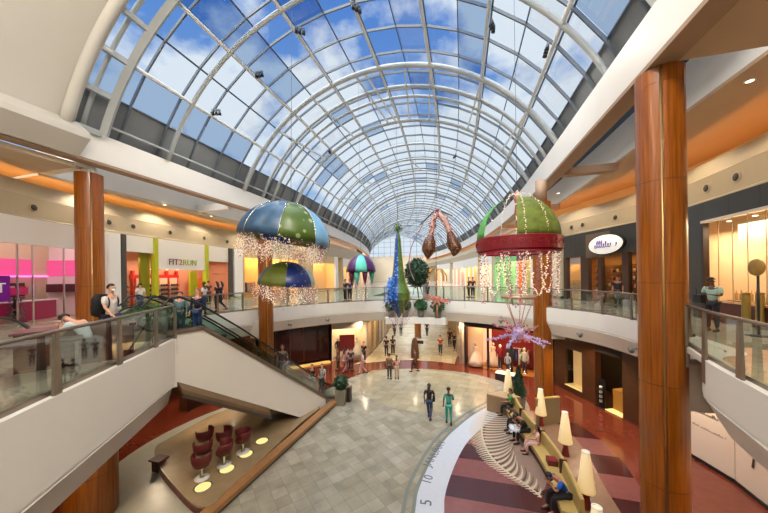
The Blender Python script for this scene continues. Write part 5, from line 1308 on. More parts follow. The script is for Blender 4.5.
# seed-pod garland
c = ornament_xyz(437, 213, 14.5)
sd = thing('pod_garland_ornament', 'brown glittering pod garland with two long hanging pods under the vault', 'ornament', c)
pod = dotted('brown_pod', (86, 48, 28), (170, 124, 84), 9)
def pod_mb(pts, rad): return MB().tube(spline(pts, 5), [rad[min(len(rad)-1, int(i/5))]*(1-(i/5 % 1))+rad[min(len(rad)-1, int(i/5)+1)]*(i/5 % 1) for i in range((len(pts)-1)*5+1)], 12)
obj('pod', pod_mb([(-.3, 0, -1.1), (-.38, 0, -1.4), (-.45, 0, -1.85), (-.5, 0, -2.3)], [.1, .3, .36, .03]), pod, sd)
obj('pod', pod_mb([(.6, .1, -.95), (.72, .1, -1.4), (.85, .1, -1.8), (.78, .1, -2.2)], [.12, .28, .34, .03]), pod, sd)
obj('pod_stalk', MB().tube(spline([(0, 0, 0), (-.2, 0, -.4), (-.3, 0, -1.2)], 6), .13, 8), mat('pale_pink_twine', (206, 166, 156), .5, var=.2, scale=10), sd)
obj('pod_stalk', MB().tube(spline([(0, 0, 0), (.35, .05, -.35), (.6, .1, -1.0)], 6), [.12]*3+[.14]*10, 8), MATS['pale_pink_twine'], sd)
mb = MB()
for pts in ([(0, 0, .05), (.35, .05, -.3), (.6, .1, -1.0), (.85, .1, -1.9)], [(0, 0, .05), (-.2, 0, -.4), (-.3, 0, -1.1)]):
    for _ in range(4): beads(mb, spline(pts, 5), .06, .04, .16, rnd)
obj('bead_string', mb, mat('dark_rose_beads', (150, 60, 62), .3, metal=.2, emit=.05), sd)
obj('top_bar', MB().bar((-.15, 0, .1), (-.85, 0, -.55), .08, .05).bar((.2, 0, .08), (.75, 0, -.2), .08, .05), mat('dark_branch', (60, 36, 34), .5), sd)
obj('curved_wire', MB().tube(spline([(-.7, 0, -.5), (-1.3, 0, -1.6), (-1.45, 0, -2.6), (-1.2, 0, -3.4)], 6), .025, 6), MATS['mauve_stem'], sd)
hang(sd, c[0], c[1], .1)

# green dome with red band
c = ornament_xyz(517.5, 243, 9.6)
dm = thing('hanging_dome', 'green half dome with dark red ornate band and hanging bead garlands', 'ornament', c)
Rd = 1.29; moss = mat('moss_green', (98, 114, 34), .7, var=.35, scale=6, bump=.4); lg_ = mat('bright_green_cloth', (96, 170, 84), .45)
obj('dome_panel', dome(MB(), Rd-.03, 1.42, radians(-100), radians(-20), 10, 10, z=.1), moss, dm); obj('dome_panel', dome(MB(), Rd-.03, 1.42, radians(-20), radians(62), 10, 10, z=.1), moss, dm)
obj('dome_panel', dome(MB(), Rd-.03, 1.42, radians(168), radians(208), 8, 10, z=.1), lg_, dm)
wine = mat('wine_red_band', (122, 14, 30), .35)
obj('rim_band', MB().lathe([(Rd, -.28), (Rd+.02, -.26), (Rd+.02, .12), (Rd, .14), (Rd-.03, .12), (Rd-.03, -.26)], 48, smooth=False, ring=True), wine, dm)
obj('band_lining', MB().lathe([(Rd-.035, -.36), (Rd-.04, -.24), (Rd-.06, -.36)], 40, ring=True), mat('red_lining', (160, 20, 36), .4), dm)
sc2 = MB()
for k in range(16):
    a = 2*pi*k/16
    for sgn in (-1, 1):
        pts = []
        for i in range(14):
            th = i/13*2.2*pi; rr_ = .11*(1-i/16); aa = a+sgn*(.11+rr_*cos(th)*.8)/Rd; pts.append(((Rd+.03)*cos(aa), (Rd+.03)*sin(aa), -.07+rr_*sin(th)))
        sc2.tube(pts, .009, 4)
obj('scroll_relief', sc2, mat('dull_rose_metal', (150, 60, 62), .35, metal=.4), dm)
for k in range(5):
    a = radians(-120+k*15); obj('dome_bead_rib', beads(MB(), [((Rd)*sin(pi/2*i/8)*cos(a), (Rd)*sin(pi/2*i/8)*sin(a), .1+1.52*cos(pi/2*i/8)) for i in range(9)], .06, .02, .02, rnd), bead_w, dm) if k in (0, 2, 4) else None
obj('finial', MB().lathe([(.001, 1.75), (.06, 1.7), (.03, 1.6), (.12, 1.5), (.05, 1.3), (.09, 1.0), (.03, .8), (.07, .6), (.001, .5)], 12), rose, dm)
obj('dome_bead_rib', beads(MB(), [(0, 0, 1.7), (0, 0, .2)], .045, .045, .04, rnd), bead_w, dm)
for k in range(11):
    a = 2*pi*k/11+.2; b = a+.55
    pts = [(1.2*cos(a), 1.2*sin(a), -.3)]
    for q in (.2, .4, .6, .8): aa = a+(b-a)*q; pts.append((1.15*cos(aa), 1.15*sin(aa), -.3-1.7*sin(pi*q)**.7*(1 if k % 2 else .8)))
    pts.append((1.2*cos(b), 1.2*sin(b), -.3))
    obj('bead_garland', beads(beads(MB(), spline(pts, 4), .06, .026, .03, rnd), spline(pts, 4), .09, .022, .06, rnd), bead_p if k % 2 else bead_w, dm)
for k in range(9):
    a = 2*pi*k/9; r0 = .45 if k % 2 else .7
    obj('bead_strand', beads(beads(MB(), [(r0*cos(a), r0*sin(a), -.2), (r0*.8*cos(a), r0*.8*sin(a), -1.75)], .055, .026, .035, rnd), [(r0*cos(a), r0*sin(a), -.2), (r0*.8*cos(a), r0*.8*sin(a), -1.75)], .08, .02, .06, rnd), bead_w if k % 2 else bead_p, dm)
obj('lower_ring', MB().tube([(.5*cos(2*pi*i/24), .5*sin(2*pi*i/24), -1.78) for i in range(24)], .06, 8, close=True), mat('champagne_ring', (210, 186, 160), .35, metal=.4), dm)
obj('crossbar', MB().tube([(-Rd+.04, 0, -.2), (Rd-.04, 0, -.2)], .02).tube([(0, -Rd+.04, -.2), (0, Rd-.04, -.2)], .02).tube([(0, 0, -.2), (0, 0, .55)], .02), black, dm)
for k in range(5):
    a = 2*pi*k/5; obj('suspension_chain', beads(MB().tube([(.5*cos(a), .5*sin(a), -1.8), (.12*cos(a), .12*sin(a), -2.75)], .012, 5), [(.5*cos(a), .5*sin(a), -1.8), (.12*cos(a), .12*sin(a), -2.75)], .09, .022, .01, rnd), rose, dm)
hang(dm, c[0], c[1], 1.7)
c = ornament_xyz(518, 333, 9.6)
star(c, 1.05, 'lilac and rose bead starburst hanging below the green dome', lilac, bead_p, 9, 7)

# ---------------------------------------------------------------- people
def skin_mesh(verts, edges, radii, sub=1):
    me = bpy.data.meshes.new('figure'); me.from_pydata(verts, edges, [])
    o = bpy.data.objects.new('tmpfig', me); COL.objects.link(o)
    md = o.modifiers.new('s', 'SKIN'); md.use_smooth_shade = True; md.branch_smoothing = .6
    if not me.skin_vertices: 
        me.attributes  # modifier creates the layer below
    if not me.skin_vertices:
        bm = bmesh.new(); bm.from_mesh(me); bm.verts.layers.skin.verify(); bm.to_mesh(me); bm.free()
    for i, r in enumerate(radii):
        sv = me.skin_vertices[0].data[i]; sv.radius = (r, r) if not isinstance(r, tuple) else r; sv.use_root = (i == 0)
    ss = o.modifiers.new('u', 'SUBSURF'); ss.levels = sub; ss.render_levels = sub
    dg = bpy.context.evaluated_depsgraph_get(); dg.update()
    out = bpy.data.meshes.new_from_object(o.evaluated_get(dg)); bpy.data.objects.remove(o)
    for p in out.polygons: p.use_smooth = True
    return out
def J(pose):
    j = dict(pel=(0, 0, .95), sp=(0, .0, 1.12), ch=(0, 0, 1.32), nk=(0, 0, 1.49), hb=(0, .02, 1.57), hm=(0, .03, 1.64), ht=(0, .02, 1.7),
             shL=(-.18, 0, 1.43), shR=(.18, 0, 1.43), elL=(-.24, -.02, 1.15), elR=(.24, -.02, 1.15), wrL=(-.25, .06, .9), wrR=(.25, .06, .9),
             hiL=(-.09, 0, .9), hiR=(.09, 0, .9), knL=(-.1, .02, .5), knR=(.1, .02, .5), anL=(-.1, 0, .09), anR=(.1, 0, .09))
    if pose == 'walk':
        j.update(knL=(-.09, .17, .52), anL=(-.09, .24, .1), knR=(.09, .05, .5), anR=(.09, -.26, .16), elL=(-.23, -.12, 1.17), wrL=(-.22, -.1, .93), elR=(.23, .08, 1.17), wrR=(.22, .26, 1.0))
    if pose == 'phone': j.update(elL=(-.22, .03, 1.17), wrL=(-.1, .24, 1.2), elR=(.22, .03, 1.17), wrR=(.08, .25, 1.22), hm=(0, .06, 1.63), ht=(0, .08, 1.69))
    if pose == 'carry': j.update(elR=(.23, .02, 1.16), wrR=(.16, .24, 1.12), elL=(-.24, -.04, 1.16), wrL=(-.25, .05, .92), knL=(-.09, .1, .51), anL=(-.09, .14, .09), anR=(.09, -.16, .13))
    if pose == 'rest': j.update(elL=(-.26, .12, 1.2), wrL=(-.2, .38, 1.13), elR=(.26, .12, 1.2), wrR=(.2, .38, 1.13))
    if pose in ('sit', 'hunch'):
        for k in list(j): x, y, z = j[k]; j[k] = (x, y, z-.4)
        j.update(hiL=(-.1, .04, .55), hiR=(.1, .04, .55), knL=(-.14, .46, .52), knR=(.14, .46, .52), anL=(-.13, .48, .09), anR=(.13, .5, .09), elL=(-.24, .1, .8), elR=(.24, .1, .8), wrL=(-.1, .36, .72), wrR=(.1, .36, .72), pel=(0, 0, .57))
        if pose == 'hunch': j.update(sp=(0, .06, .74), ch=(0, .2, .92), nk=(0, .34, 1.02), hb=(0, .41, 1.05), hm=(0, .48, 1.07), ht=(0, .53, 1.1), shL=(-.18, .25, 1.0), shR=(.18, .25, 1.0), elL=(-.2, .4, .74), elR=(.2, .4, .74), wrL=(-.06, .52, .88), wrR=(.06, .52, .88))
    return j
PR = {}
def figure(pose):
    if pose in PR: return PR[pose]
    j = J(pose); V = []; E_ = []; R = []; ix = {}
    def add(k, p, r, par=None):
        ix[k] = len(V); V.append(p); R.append(r)
        if par is not None: E_.append((ix[par], ix[k]))
    add('pel', j['pel'], (.13, .1)); add('sp', j['sp'], (.115, .085), 'pel'); add('ch', j['ch'], (.14, .1), 'sp'); add('nk', j['nk'], .052, 'ch'); add('hb', j['hb'], .055, 'nk'); add('hm', j['hm'], (.072, .085), 'hb'); add('ht', tuple(Vector(j['ht'])+Vector((0, 0, .05))), .055, 'hm')
    hm, hb = Vector(j['hm']), Vector(j['hb']); upv = (Vector(j['ht'])-hb).normalized(); fw = Vector((0, 1, 0)); fw = (fw-upv*fw.dot(upv)).normalized()
    for s_, sd in (('L', -1), ('R', 1)):
        add('sh'+s_, j['sh'+s_], .055, 'ch'); add('el'+s_, j['el'+s_], .038, 'sh'+s_); add('wr'+s_, j['wr'+s_], .026, 'el'+s_)
        d = (Vector(j['wr'+s_])-Vector(j['el'+s_])).normalized(); side = d.cross(Vector((0, 1, .2))).normalized() if abs(d.y) < .8 else Vector((1, 0, 0))
        w = Vector(j['wr'+s_]); palm = w+d*.07; add('pm'+s_, tuple(palm), (.036, .016), 'wr'+s_)
        for q, ln in enumerate((.075, .085, .08, .06)):
            o_ = side*(.028-.018*q); a = palm+d*.03+o_; kn = a+d*ln*.45; tip = kn+(d*.8+Vector((0, .5, -.1))).normalized()*ln*.5
            add('f%d%s' % (q, s_), tuple(kn), .0095, 'pm'+s_); add('g%d%s' % (q, s_), tuple(tip), .0085, 'f%d%s' % (q, s_))
        th = w+d*.035+side*.045; add('th'+s_, tuple(th), .011, 'wr'+s_); add('tt'+s_, tuple(th+d*.035+side*.01), .009, 'th'+s_)
        add('hi'+s_, j['hi'+s_], .085, 'pel'); add('kn'+s_, j['kn'+s_], .057, 'hi'+s_); add('an'+s_, j['an'+s_], .038, 'kn'+s_)
        a = Vector(j['an'+s_]); add('to'+s_, (a.x, a.y+.15, max(a.z-.05, .035)), .032, 'an'+s_)
    body = skin_mesh(V, E_, R)
    # face: nose, ears, brow joined into the body mesh
    bm = bmesh.new(); bm.from_mesh(body)
    extra = MB()
    extra.tube([hm+fw*.082+upv*.02, hm+fw*.104-upv*.012], [.006, .014], 6); extra.tube([hm+fw*.08-upv*.04-Vector((.022, 0, 0)), hm+fw*.08-upv*.04+Vector((.022, 0, 0))], .007, 5)
    for sx in (-1, 1): extra.sphere(tuple(hm+Vector((sx*.077, 0, 0))-upv*.005), .018, 8, 5, 1.4)
    em = extra.mesh('f'); bm2 = bmesh.new(); bm2.from_mesh(em); bm2.to_mesh(em); bm2.free(); bm.from_mesh(em); bm.to_mesh(body); bm.free()
    for p in body.polygons: p.use_smooth = True
    eyes = MB()
    for sx in (-1, 1): eyes.sphere(tuple(hm+fw*.078+upv*.022+Vector((sx*.03, 0, 0))), .011, 8, 5)
    # clothes
    def chain(keys, rs, pars):
        vv = [j[k] for k in keys]; ee = [(keys.index(p), i) for i, p in enumerate(pars) if p]; return skin_mesh(vv, ee, rs)
    def short(a, b, q): return tuple(Vector(j[a]).lerp(Vector(j[b]), q))
    def top(long):
        q = .97 if long else .75
        vs = [j['ch'], j['sp'], j['pel'], short('nk', 'ch', .28), j['shL'], j['shR']]
        rs = [(.16, .118), (.138, .108), (.152, .122), .075, .075, .075]; ee = [(0, 1), (1, 2), (0, 3), (0, 4), (0, 5)]
        for i, s_ in enumerate('LR'):
            if long: vs += [j['el'+s_], short('el'+s_, 'wr'+s_, .9)]; rs += [.052, .04]; n = len(vs); ee += [(4+i, n-2), (n-2, n-1)]
            else: vs += [short('sh'+s_, 'el'+s_, .8)]; rs += [.06]; ee += [(4+i, len(vs)-1)]
        return skin_mesh(vs, ee, rs)
    def trousers(short_=False):
        vs = [j['pel'], j['hiL'], j['hiR']]; rs = [(.145, .112), .105, .105]; ee = [(0, 1), (0, 2)]
        for i, s_ in enumerate('LR'):
            vs += [j['kn'+s_]]; rs += [.075]; ee += [(1+i, len(vs)-1)]
            if not short_: vs += [short('kn'+s_, 'an'+s_, .92)]; rs += [.058]; ee += [(len(vs)-2, len(vs)-1)]
        return skin_mesh(vs, ee, rs)
    hair = []
    for kind in ('short', 'long'):
        mb = MB(); c = hm+upv*.035-fw*.018
        mb.sphere((0, 0, 0), .099, 14, 10, 1.08); 
        me = mb.mesh('hair'); bm = bmesh.new(); bm.from_mesh(me)
        dead = [v for v in bm.verts if (v.co.y > .03 and v.co.z < .035) or v.co.z < -.055]
        bmesh.ops.delete(bm, geom=dead, context='VERTS')
        bm.to_mesh(me); bm.free()
        q = Vector((0, 0, 1)).rotation_difference(upv).to_matrix().to_4x4(); me.transform(Matrix.Translation(c) @ q)
        if kind == 'long':
            m2 = MB(); m2.tube([c-fw*.05, c-fw*.085-upv*.1, c-fw*.08-upv*.24+Vector((0, 0, -.02)), c-fw*.07-upv*.33], [.075, .075, .06, .02], 10); e2 = m2.mesh('h2'); bm = bmesh.new(); bm.from_mesh(me); bm.from_mesh(e2); bm.to_mesh(me); bm.free()
        for p in me.polygons: p.use_smooth = True
        hair.append(me)
    shoes = []
    for s_ in 'LR':
        a = Vector(j['an'+s_]); mb = MB(); z = max(a.z-.09, 0)
        mb.add([(a.x+sx*wx, a.y+y, z+zz) for y, wx, hh in ((-.07, .035, .09), (.02, .045, .1), (.12, .05, .06), (.19, .035, .035)) for sx, zz in ((-1, 0), (1, 0), (.8, hh), (-.8, hh))],
               [(4*k+q, 4*k+(q+1) % 4, 4*k+4+(q+1) % 4, 4*k+4+q) for k in range(3) for q in range(4)]+[(0, 3, 2, 1), (12, 13, 14, 15)], True)
        shoes.append(mb.mesh('shoe'))
    skirt = None
    PR[pose] = dict(body=body, eyes=eyes.mesh('eyes'), top=top(False), topl=top(True), tr=trousers(), sh=trousers(True), hair=hair, shoes=shoes, j=j)
    return PR[pose]
def cmat(c, kind='cloth'):
    return mat('%s_%d_%d_%d' % (kind, *c), c, .85 if kind == 'cloth' else .55)
SK = {'l': (214, 164, 134), 'm': (172, 116, 84), 'd': (96, 62, 46)}
def person(label, pos, face, pose='stand', top=(200, 200, 200), bottom=(40, 44, 60), skin='l', hair=(36, 26, 22), long=False, sleeves=False, shorts=False, scale=1, shoes=(40, 36, 36), extra=None, group=None, dress=None):
    F_ = figure(pose); t = thing('person', label, 'person', pos, radians(face)-pi/2, group); t.scale = (scale,)*3
    def part(nm, me, m):
        o = bpy.data.objects.new(nm, me.copy()); COL.objects.link(o); o.data.materials.clear(); o.data.materials.append(m); o.parent = t; return o
    part('body', F_['body'], cmat(SK[skin], 'skin')); part('eyes', F_['eyes'], cmat((30, 22, 20), 'eye'))
    part('trousers' if not shorts else 'shorts', F_['sh' if shorts else 'tr'], cmat(bottom)); part('shirt', F_['topl' if sleeves else 'top'], cmat(top))
    part('hair', F_['hair'][1 if long else 0], cmat(hair, 'hair'))
    for m_ in F_['shoes']: part('shoe', m_, cmat(shoes, 'shoe'))
    if dress:
        j = F_['j']; z0 = dress[1]; p = j['pel']
        obj('skirt', MB().lathe([(.15, p[2]+.12), (.18, p[2]), (.24, (p[2]+z0)/2), (.28, z0), (.26, z0)], 16, (p[0], p[1]+(.1 if pose == 'sit' else 0), 0), sy=.8), cmat(dress[0]), t)
    return t
def backpack(label, t, c, size=(.32, .2, .46), off=(0, -.24, 1.2)):
    b = thing('backpack', label, 'bag', wp(t, Vector(off)*t.scale[0]), t.rotation_euler[2])
    m = cmat(c); mb = MB(); prof = [(.5, 0), (1, .1), (1, .75), (.7, 1), (.05, 1.0)]
    obj('bag_body', MB().lathe([(r*.5*size[0], (z-.5)*size[2]) for r, z in [(.05, 0)]+prof], 14, sy=size[1]/size[0]), m, b)
    obj('front_pocket', MB().lathe([(r*.36*size[0], (z-.5)*size[2]*.55) for r, z in [(.05, 0)]+prof], 12, (0, -.3*size[1], -.07), sy=size[1]/size[0]), m, b)
    for sx in (-1, 1): obj('shoulder_strap', MB().tube(spline([(sx*.1, .06, .2), (sx*.11, .16, .3), (sx*.12, .38, .2), (sx*.12, .36, -.05), (sx*.1, .1, -.2)], 4), .018, 5), m, b)
    return b
def bag(label, pos, c, s=.3):
    b = thing('shopping_bag', label, 'bag', pos); obj('bag_body', MB().box((0, 0, s*.55), (s, s*.4, s*1.1), taper=.92), cmat(c), b)
    obj('bag_handle', MB().tube(spline([(-s*.25, 0, s*1.08), (-s*.15, 0, s*1.5), (s*.15, 0, s*1.5), (s*.25, 0, s*1.08)], 4), .012, 5), black, b); return b
def g0(u, v, z=0.006): p = G(u, v, z); return (p[0], p[1], z)
def g1(u, v): p = G(u, v, 5.2); return (p[0], p[1], 5.2)

# court and corridor, lower level (face = compass angle of view in plan, 90 = away from the camera)
P1 = person('woman in dark top and blue jeans walking away on the marble with a shoulder bag', g0(429.5, 419), 85, 'walk', (38, 32, 36), (52, 66, 92), 'd', long=True)
bb_ = thing('shoulder_bag', 'black shoulder bag on the walking woman in jeans', 'bag', wp(P1, (.24, 0, 1.1))); obj('bag_body', MB().box((0, 0, 0), (.12, .3, .3), taper=.8), black, bb_); obj('bag_strap', MB().tube([(0, -.1, .12), (-.08, -.02, .35), (0, .1, .12)], .012, 5), black, bb_)
person('man in a teal green suit of tunic and trousers walking on the white date band', g0(449, 424, .02), 100, 'carry', (60, 158, 140), (60, 158, 140), 'd', sleeves=False)
person('person in an olive top standing on the marble near the red band', g0(389.5, 379), 80, 'stand', (96, 96, 62), (44, 46, 54), 'm')
person('person in beige beside the olive-topped one on the marble', g0(397, 379), 95, 'stand', (196, 160, 140), (186, 160, 130), 'm', long=True, scale=.93)
person('person in brown with dark trousers striding across the red band', g0(415, 372), 170, 'walk', (104, 74, 54), (34, 30, 36), 'm', sleeves=True)
person('left of the two dark-clothed people in the bright lower corridor', g0(386.5, 356), 88, 'stand', (34, 32, 38), (34, 34, 44), 'm')
person('right of the two dark-clothed people in the bright lower corridor, with a rucksack shape', g0(393, 355), 92, 'stand', (54, 46, 50), (46, 46, 54), 'l', long=True)
person('person in a red top and dark jeans in the lower corridor', g0(440.5, 355), 270, 'carry', (160, 44, 40), (42, 46, 60), 'l')
person('distant person in dark clothes far down the lower corridor, left one', g0(394.5, 336), 90, 'walk', (40, 36, 42), (44, 44, 52), 'm')
person('distant person in a green-grey top far down the lower corridor', g0(401, 335.5), 90, 'stand', (90, 104, 90), (50, 50, 56), 'm')
person('distant dark-clothed person at the middle right of the lower corridor', g0(427, 336), 88, 'walk', (38, 34, 40), (40, 40, 48), 'm')
person('dark-clothed person at the right corner of the lower corridor', g0(450, 346), 260, 'stand', (40, 38, 42), (36, 36, 44), 'm')
person('second dark-clothed person at the right corner of the lower corridor, closer to the shop', g0(454.5, 350), 250, 'walk', (58, 52, 60), (36, 36, 44), 'l', long=True)
for i, (u, v, tp, bt_, ps, lb, hl_) in enumerate([
    (345, 373, (200, 150, 150), (150, 110, 116), 'walk', 'shopper in rose pink clothes by the white lower window, leftmost of the group', True),
    (351, 371, (60, 50, 60), (40, 40, 50), 'stand', 'shopper in black by the white lower window', False),
    (346, 368, (220, 200, 196), (60, 60, 80), 'stand', 'shopper in a pale top close to the dark red picture display', True),
    (363, 374, (226, 206, 206), (190, 150, 156), 'walk', 'tall shopper in white and pale pink at the corner of the lower corridor', True),
    (338, 370, (120, 70, 70), (50, 44, 50), 'stand', 'shopper in dull red close to the dark closed shop', False),
    (364, 363, (36, 32, 34), (36, 34, 40), 'stand', 'shopper in black at the corridor corner behind the white-clothed one', False)]):
    person(lb, g0(u, v), 60+40*i, ps, tp, bt_, 'l' if i % 2 else 'm', long=hl_)
Pm = person('man in black near the foot of the escalators, left of two', g0(312.5, 393), 250, 'stand', (34, 34, 40), (110, 124, 130), 'l')
Pn = person('man in a white top near the foot of the escalators, right of two', g0(322.5, 392), 260, 'stand', (206, 206, 204), (120, 132, 134), 'l')
backpack('dark rucksack worn by the man in white near the escalator foot', Pn, (34, 34, 38))
# on the escalators
def on_esc(s, o): p = EP(s, o, deck(s)-.02); return (p.x, p.y, p.z)
Pe = person('man with white hair cap and grey shirt riding down the near escalator', on_esc(5.0, .72), -75, 'stand', (90, 84, 84), (60, 56, 60), 'm', hair=(60, 50, 46))
bag('white shopping bag carried on the escalator', on_esc(5.4, .62), (226, 226, 220), .28)
person('child in a green shirt riding down the far escalator', on_esc(1.9, 2.45), -75, 'stand', (36, 104, 66), (50, 60, 60), 'm', scale=.9)
person('person with fair hair in a navy jacket standing at the escalator top', on_esc(1.1, .75), -75, 'stand', (30, 34, 66), (60, 80, 130), 'l', hair=(150, 116, 66), sleeves=True)
person('person in a faded teal jacket waiting left of the navy-jacketed one', on_esc(.45, .6), -60, 'stand', (90, 122, 130), (60, 80, 90), 'l', hair=(80, 56, 44), sleeves=True, scale=.86)
# left landing
px = AY(112, 300, 5.6)
Pb = person('man in a white t-shirt and face mask walking with a large black backpack', (*ornament_xyz(111, 300, 7.9)[:2], 5.2), 10, 'walk', (222, 214, 206), (50, 60, 84), 'l', scale=1.04)
backpack('large black backpack on the man in the white t-shirt', Pb, (20, 20, 24), (.42, .34, .62), (0, -.3, 1.2))
o = obj('face_mask', MB().sphere((0, .085, 1.6), .05, 10, 6, .8), mat('white_mask', (225, 228, 230), .6), Pb)
Ps = person('person in pale blue bending behind the left landing rail', (*ornament_xyz(88, 300, 6.6)[:2], 5.2), 200, 'hunch', (186, 200, 206), (50, 46, 50), 'l')
# left gallery
person('man in a white t-shirt with dark arms before the red shop front', g1(204.5, 314), 200, 'stand', (212, 208, 204), (70, 90, 90), 'd')
person('person in dark red clothes at the shop shelves left of the man in white', (-18.6, 17.6, 5.2), 170, 'stand', (70, 34, 36), (60, 40, 40), 'm')
person('woman in black with a pale skirt by the orange doorway, left of the pair', g1(217, 311.5), 200, 'stand', (36, 30, 38), (60, 50, 54), 'l', long=True)
person('woman in black by the orange doorway, right of the pair', g1(221.5, 311), 220, 'walk', (42, 34, 44), (54, 44, 50), 'l', long=True)
person('shopper in blue crouching among the shelves left of the lime post', (-18.6, 12.8, 5.2), 170, 'stand', (220, 216, 206), (50, 84, 126), 'l', scale=.98)
person('dark-clothed person behind the far left railing, left of two', g1(345.5, 301.5), 240, 'stand', (34, 34, 44), (30, 32, 44), 'm')
person('dark blue clothed person behind the far left railing, right of two', g1(350, 301), 260, 'stand', (40, 46, 84), (36, 38, 50), 'm')
person('dark-clothed person before the pale green shop, left of two', g1(469, 297.5), 200, 'stand', (34, 32, 40), (34, 32, 40), 'm')
person('dark-clothed person before the pale green shop, right of two', g1(473, 297.5), 240, 'stand', (44, 40, 48), (34, 32, 40), 'm')
person('shopper with a pale top behind the star ornament on the bridge', g1(428, 298), 200, 'stand', (120, 96, 96), (60, 56, 62), 'l')
person('person in dark clothes at the doorway under the oval sign', g1(618, 307), 230, 'stand', (36, 32, 40), (40, 44, 60), 'm')
# right gallery
Pr = person('woman in a pale mint top holding a phone behind the right railing', (*ornament_xyz(712.5, 300, 9.4)[:2], 5.2), 215, 'phone', (172, 206, 192), (40, 42, 52), 'd', long=False)
hb_ = thing('handbag', 'black handbag at the hip of the woman in the mint top', 'bag', wp(Pr, (.28, .1, 1.05))); obj('bag_body', MB().box((0, 0, 0), (.14, .36, .26), taper=.85), black, hb_); obj('bag_strap', MB().tube([(0, -.12, .1), (-.06, 0, .34), (0, .12, .1)], .012, 5), black, hb_)
# bench
def seat_at(y, dx=.24): return (xs_at(benchf, y)+dx, y, .01)
def sitter(label, y, pose, **k): 
    return person(label, seat_at(y, k.pop('dx', .26)), k.pop('face', 182), pose, **k)
sitter('man in a bright blue shirt bent forward on the near bench end', 9.75, 'hunch', top=(28, 84, 178), bottom=(24, 24, 30), skin='m', hair=(18, 18, 20), face=196)
sitter('woman in pale pink sitting on the bench looking at her phone', 12.55, 'sit', top=(226, 180, 172), bottom=(222, 180, 172), skin='m', hair=(28, 22, 24), long=True, scale=.86)
sitter('person in black with a white garment on the lap on the bench', 13.4, 'hunch', top=(30, 26, 28), bottom=(28, 26, 30), skin='m', face=200)
lap = thing('folded_garment', 'white cloth lying on the lap of the person in black', 'cloth', (2.25-.2, 13.15, .58)); obj('cloth_folds', foliage(MB().sphere((0, 0, .05), .2, 12, 8, .45), (0, 0, .05), .2, .1, 60, .12, seed=2), cmat((224, 230, 236)), lap)
sitter('person in a dark brown patterned top leaning forward on the bench', 14.1, 'hunch', top=(84, 62, 54), bottom=(40, 36, 40), skin='d', face=190)
sitter('person in a green t-shirt on the far end of the bench', 15.7, 'sit', top=(30, 140, 66), bottom=(30, 30, 36), skin='m', face=185)
pk = thing('pink_parcel', 'small dark red box on the bench seat between the near and middle sitters', 'box', (xs_at(benchf, 11.3)+.3, 11.3, .461)); obj('box_body', MB().box((0, 0, .08), (.35, .3, .16)), MATS['dark_red_edge'], pk); obj('box_lid', MB().box((0, 0, .17), (.37, .32, .03)), MATS['wine_red_band'], pk)

# ---------------------------------------------------------------- light and camera
wd = bpy.data.worlds.new('sky'); SC.world = wd; wd.use_nodes = True; nt = wd.node_tree; L = nt.links.new
bg = nt.nodes['Background']; tc = nt.nodes.new('ShaderNodeTexCoord'); sep = nt.nodes.new('ShaderNodeSeparateXYZ'); L(tc.outputs['Generated'], sep.inputs[0])
mp = nt.nodes.new('ShaderNodeMapping'); mp.inputs['Scale'].default_value = (1.6, 1.6, 2.4); mp.inputs['Location'].default_value = (.35, .2, .1); L(tc.outputs['Generated'], mp.inputs['Vector'])
nz = nt.nodes.new('ShaderNodeTexNoise'); nz.inputs['Scale'].default_value = 1.9; nz.inputs['Detail'].default_value = 9; nz.inputs['Roughness'].default_value = .55; L(mp.outputs[0], nz.inputs['Vector'])
# haze toward +Y: more cloud there
ma = nt.nodes.new('ShaderNodeMath'); ma.operation = 'MULTIPLY_ADD'; ma.inputs[1].default_value = .36; L(sep.outputs['Y'], ma.inputs[0]); L(nz.outputs['Fac'], ma.inputs[2])
cr = nt.nodes.new('ShaderNodeValToRGB'); cr.color_ramp.elements[0].position = .67; cr.color_ramp.elements[0].color = (0, 0, 0, 1); cr.color_ramp.elements[1].position = .78; cr.color_ramp.elements[1].color = (1, 1, 1, 1); L(ma.outputs[0], cr.inputs['Fac'])
sk = nt.nodes.new('ShaderNodeValToRGB'); sk.color_ramp.elements[0].position = .0; sk.color_ramp.elements[0].color = (*rgb(170, 208, 240), 1); sk.color_ramp.elements[1].position = .9; sk.color_ramp.elements[1].color = (*rgb(40, 112, 208), 1); L(sep.outputs['Z'], sk.inputs['Fac'])
mx = nt.nodes.new('ShaderNodeMix'); mx.data_type = 'RGBA'; L(cr.outputs['Color'], mx.inputs[0]); L(sk.outputs['Color'], mx.inputs[6]); mx.inputs[7].default_value = (.92, .95, .98, 1)
L(mx.outputs[2], bg.inputs['Color']); bg.inputs['Strength'].default_value = 1.0

def light(kind, loc, energy, color=(1, 1, 1), size=1, rot=(0, 0, 0), name='lamp_light', **k):
    l = bpy.data.lights.new(name, kind); l.energy = energy; l.color = color
    if kind == 'AREA': l.size = size; l.shape = k.get('shape', 'SQUARE'); 
    if kind == 'AREA' and 'sy' in k: l.shape = 'RECTANGLE'; l.size_y = k['sy']
    if kind == 'SUN': l.angle = size
    if kind in ('POINT', 'SPOT'): l.shadow_soft_size = size
    if kind == 'SPOT': l.spot_size = k.get('cone', 1.6); l.spot_blend = .6
    o = bpy.data.objects.new(name, l); COL.objects.link(o); o.location = loc; o.rotation_euler = rot; return o
light('SUN', (0, 0, 40), 10.0, (1, .96, .9), radians(70), (radians(22), radians(-8), 0), 'daylight')
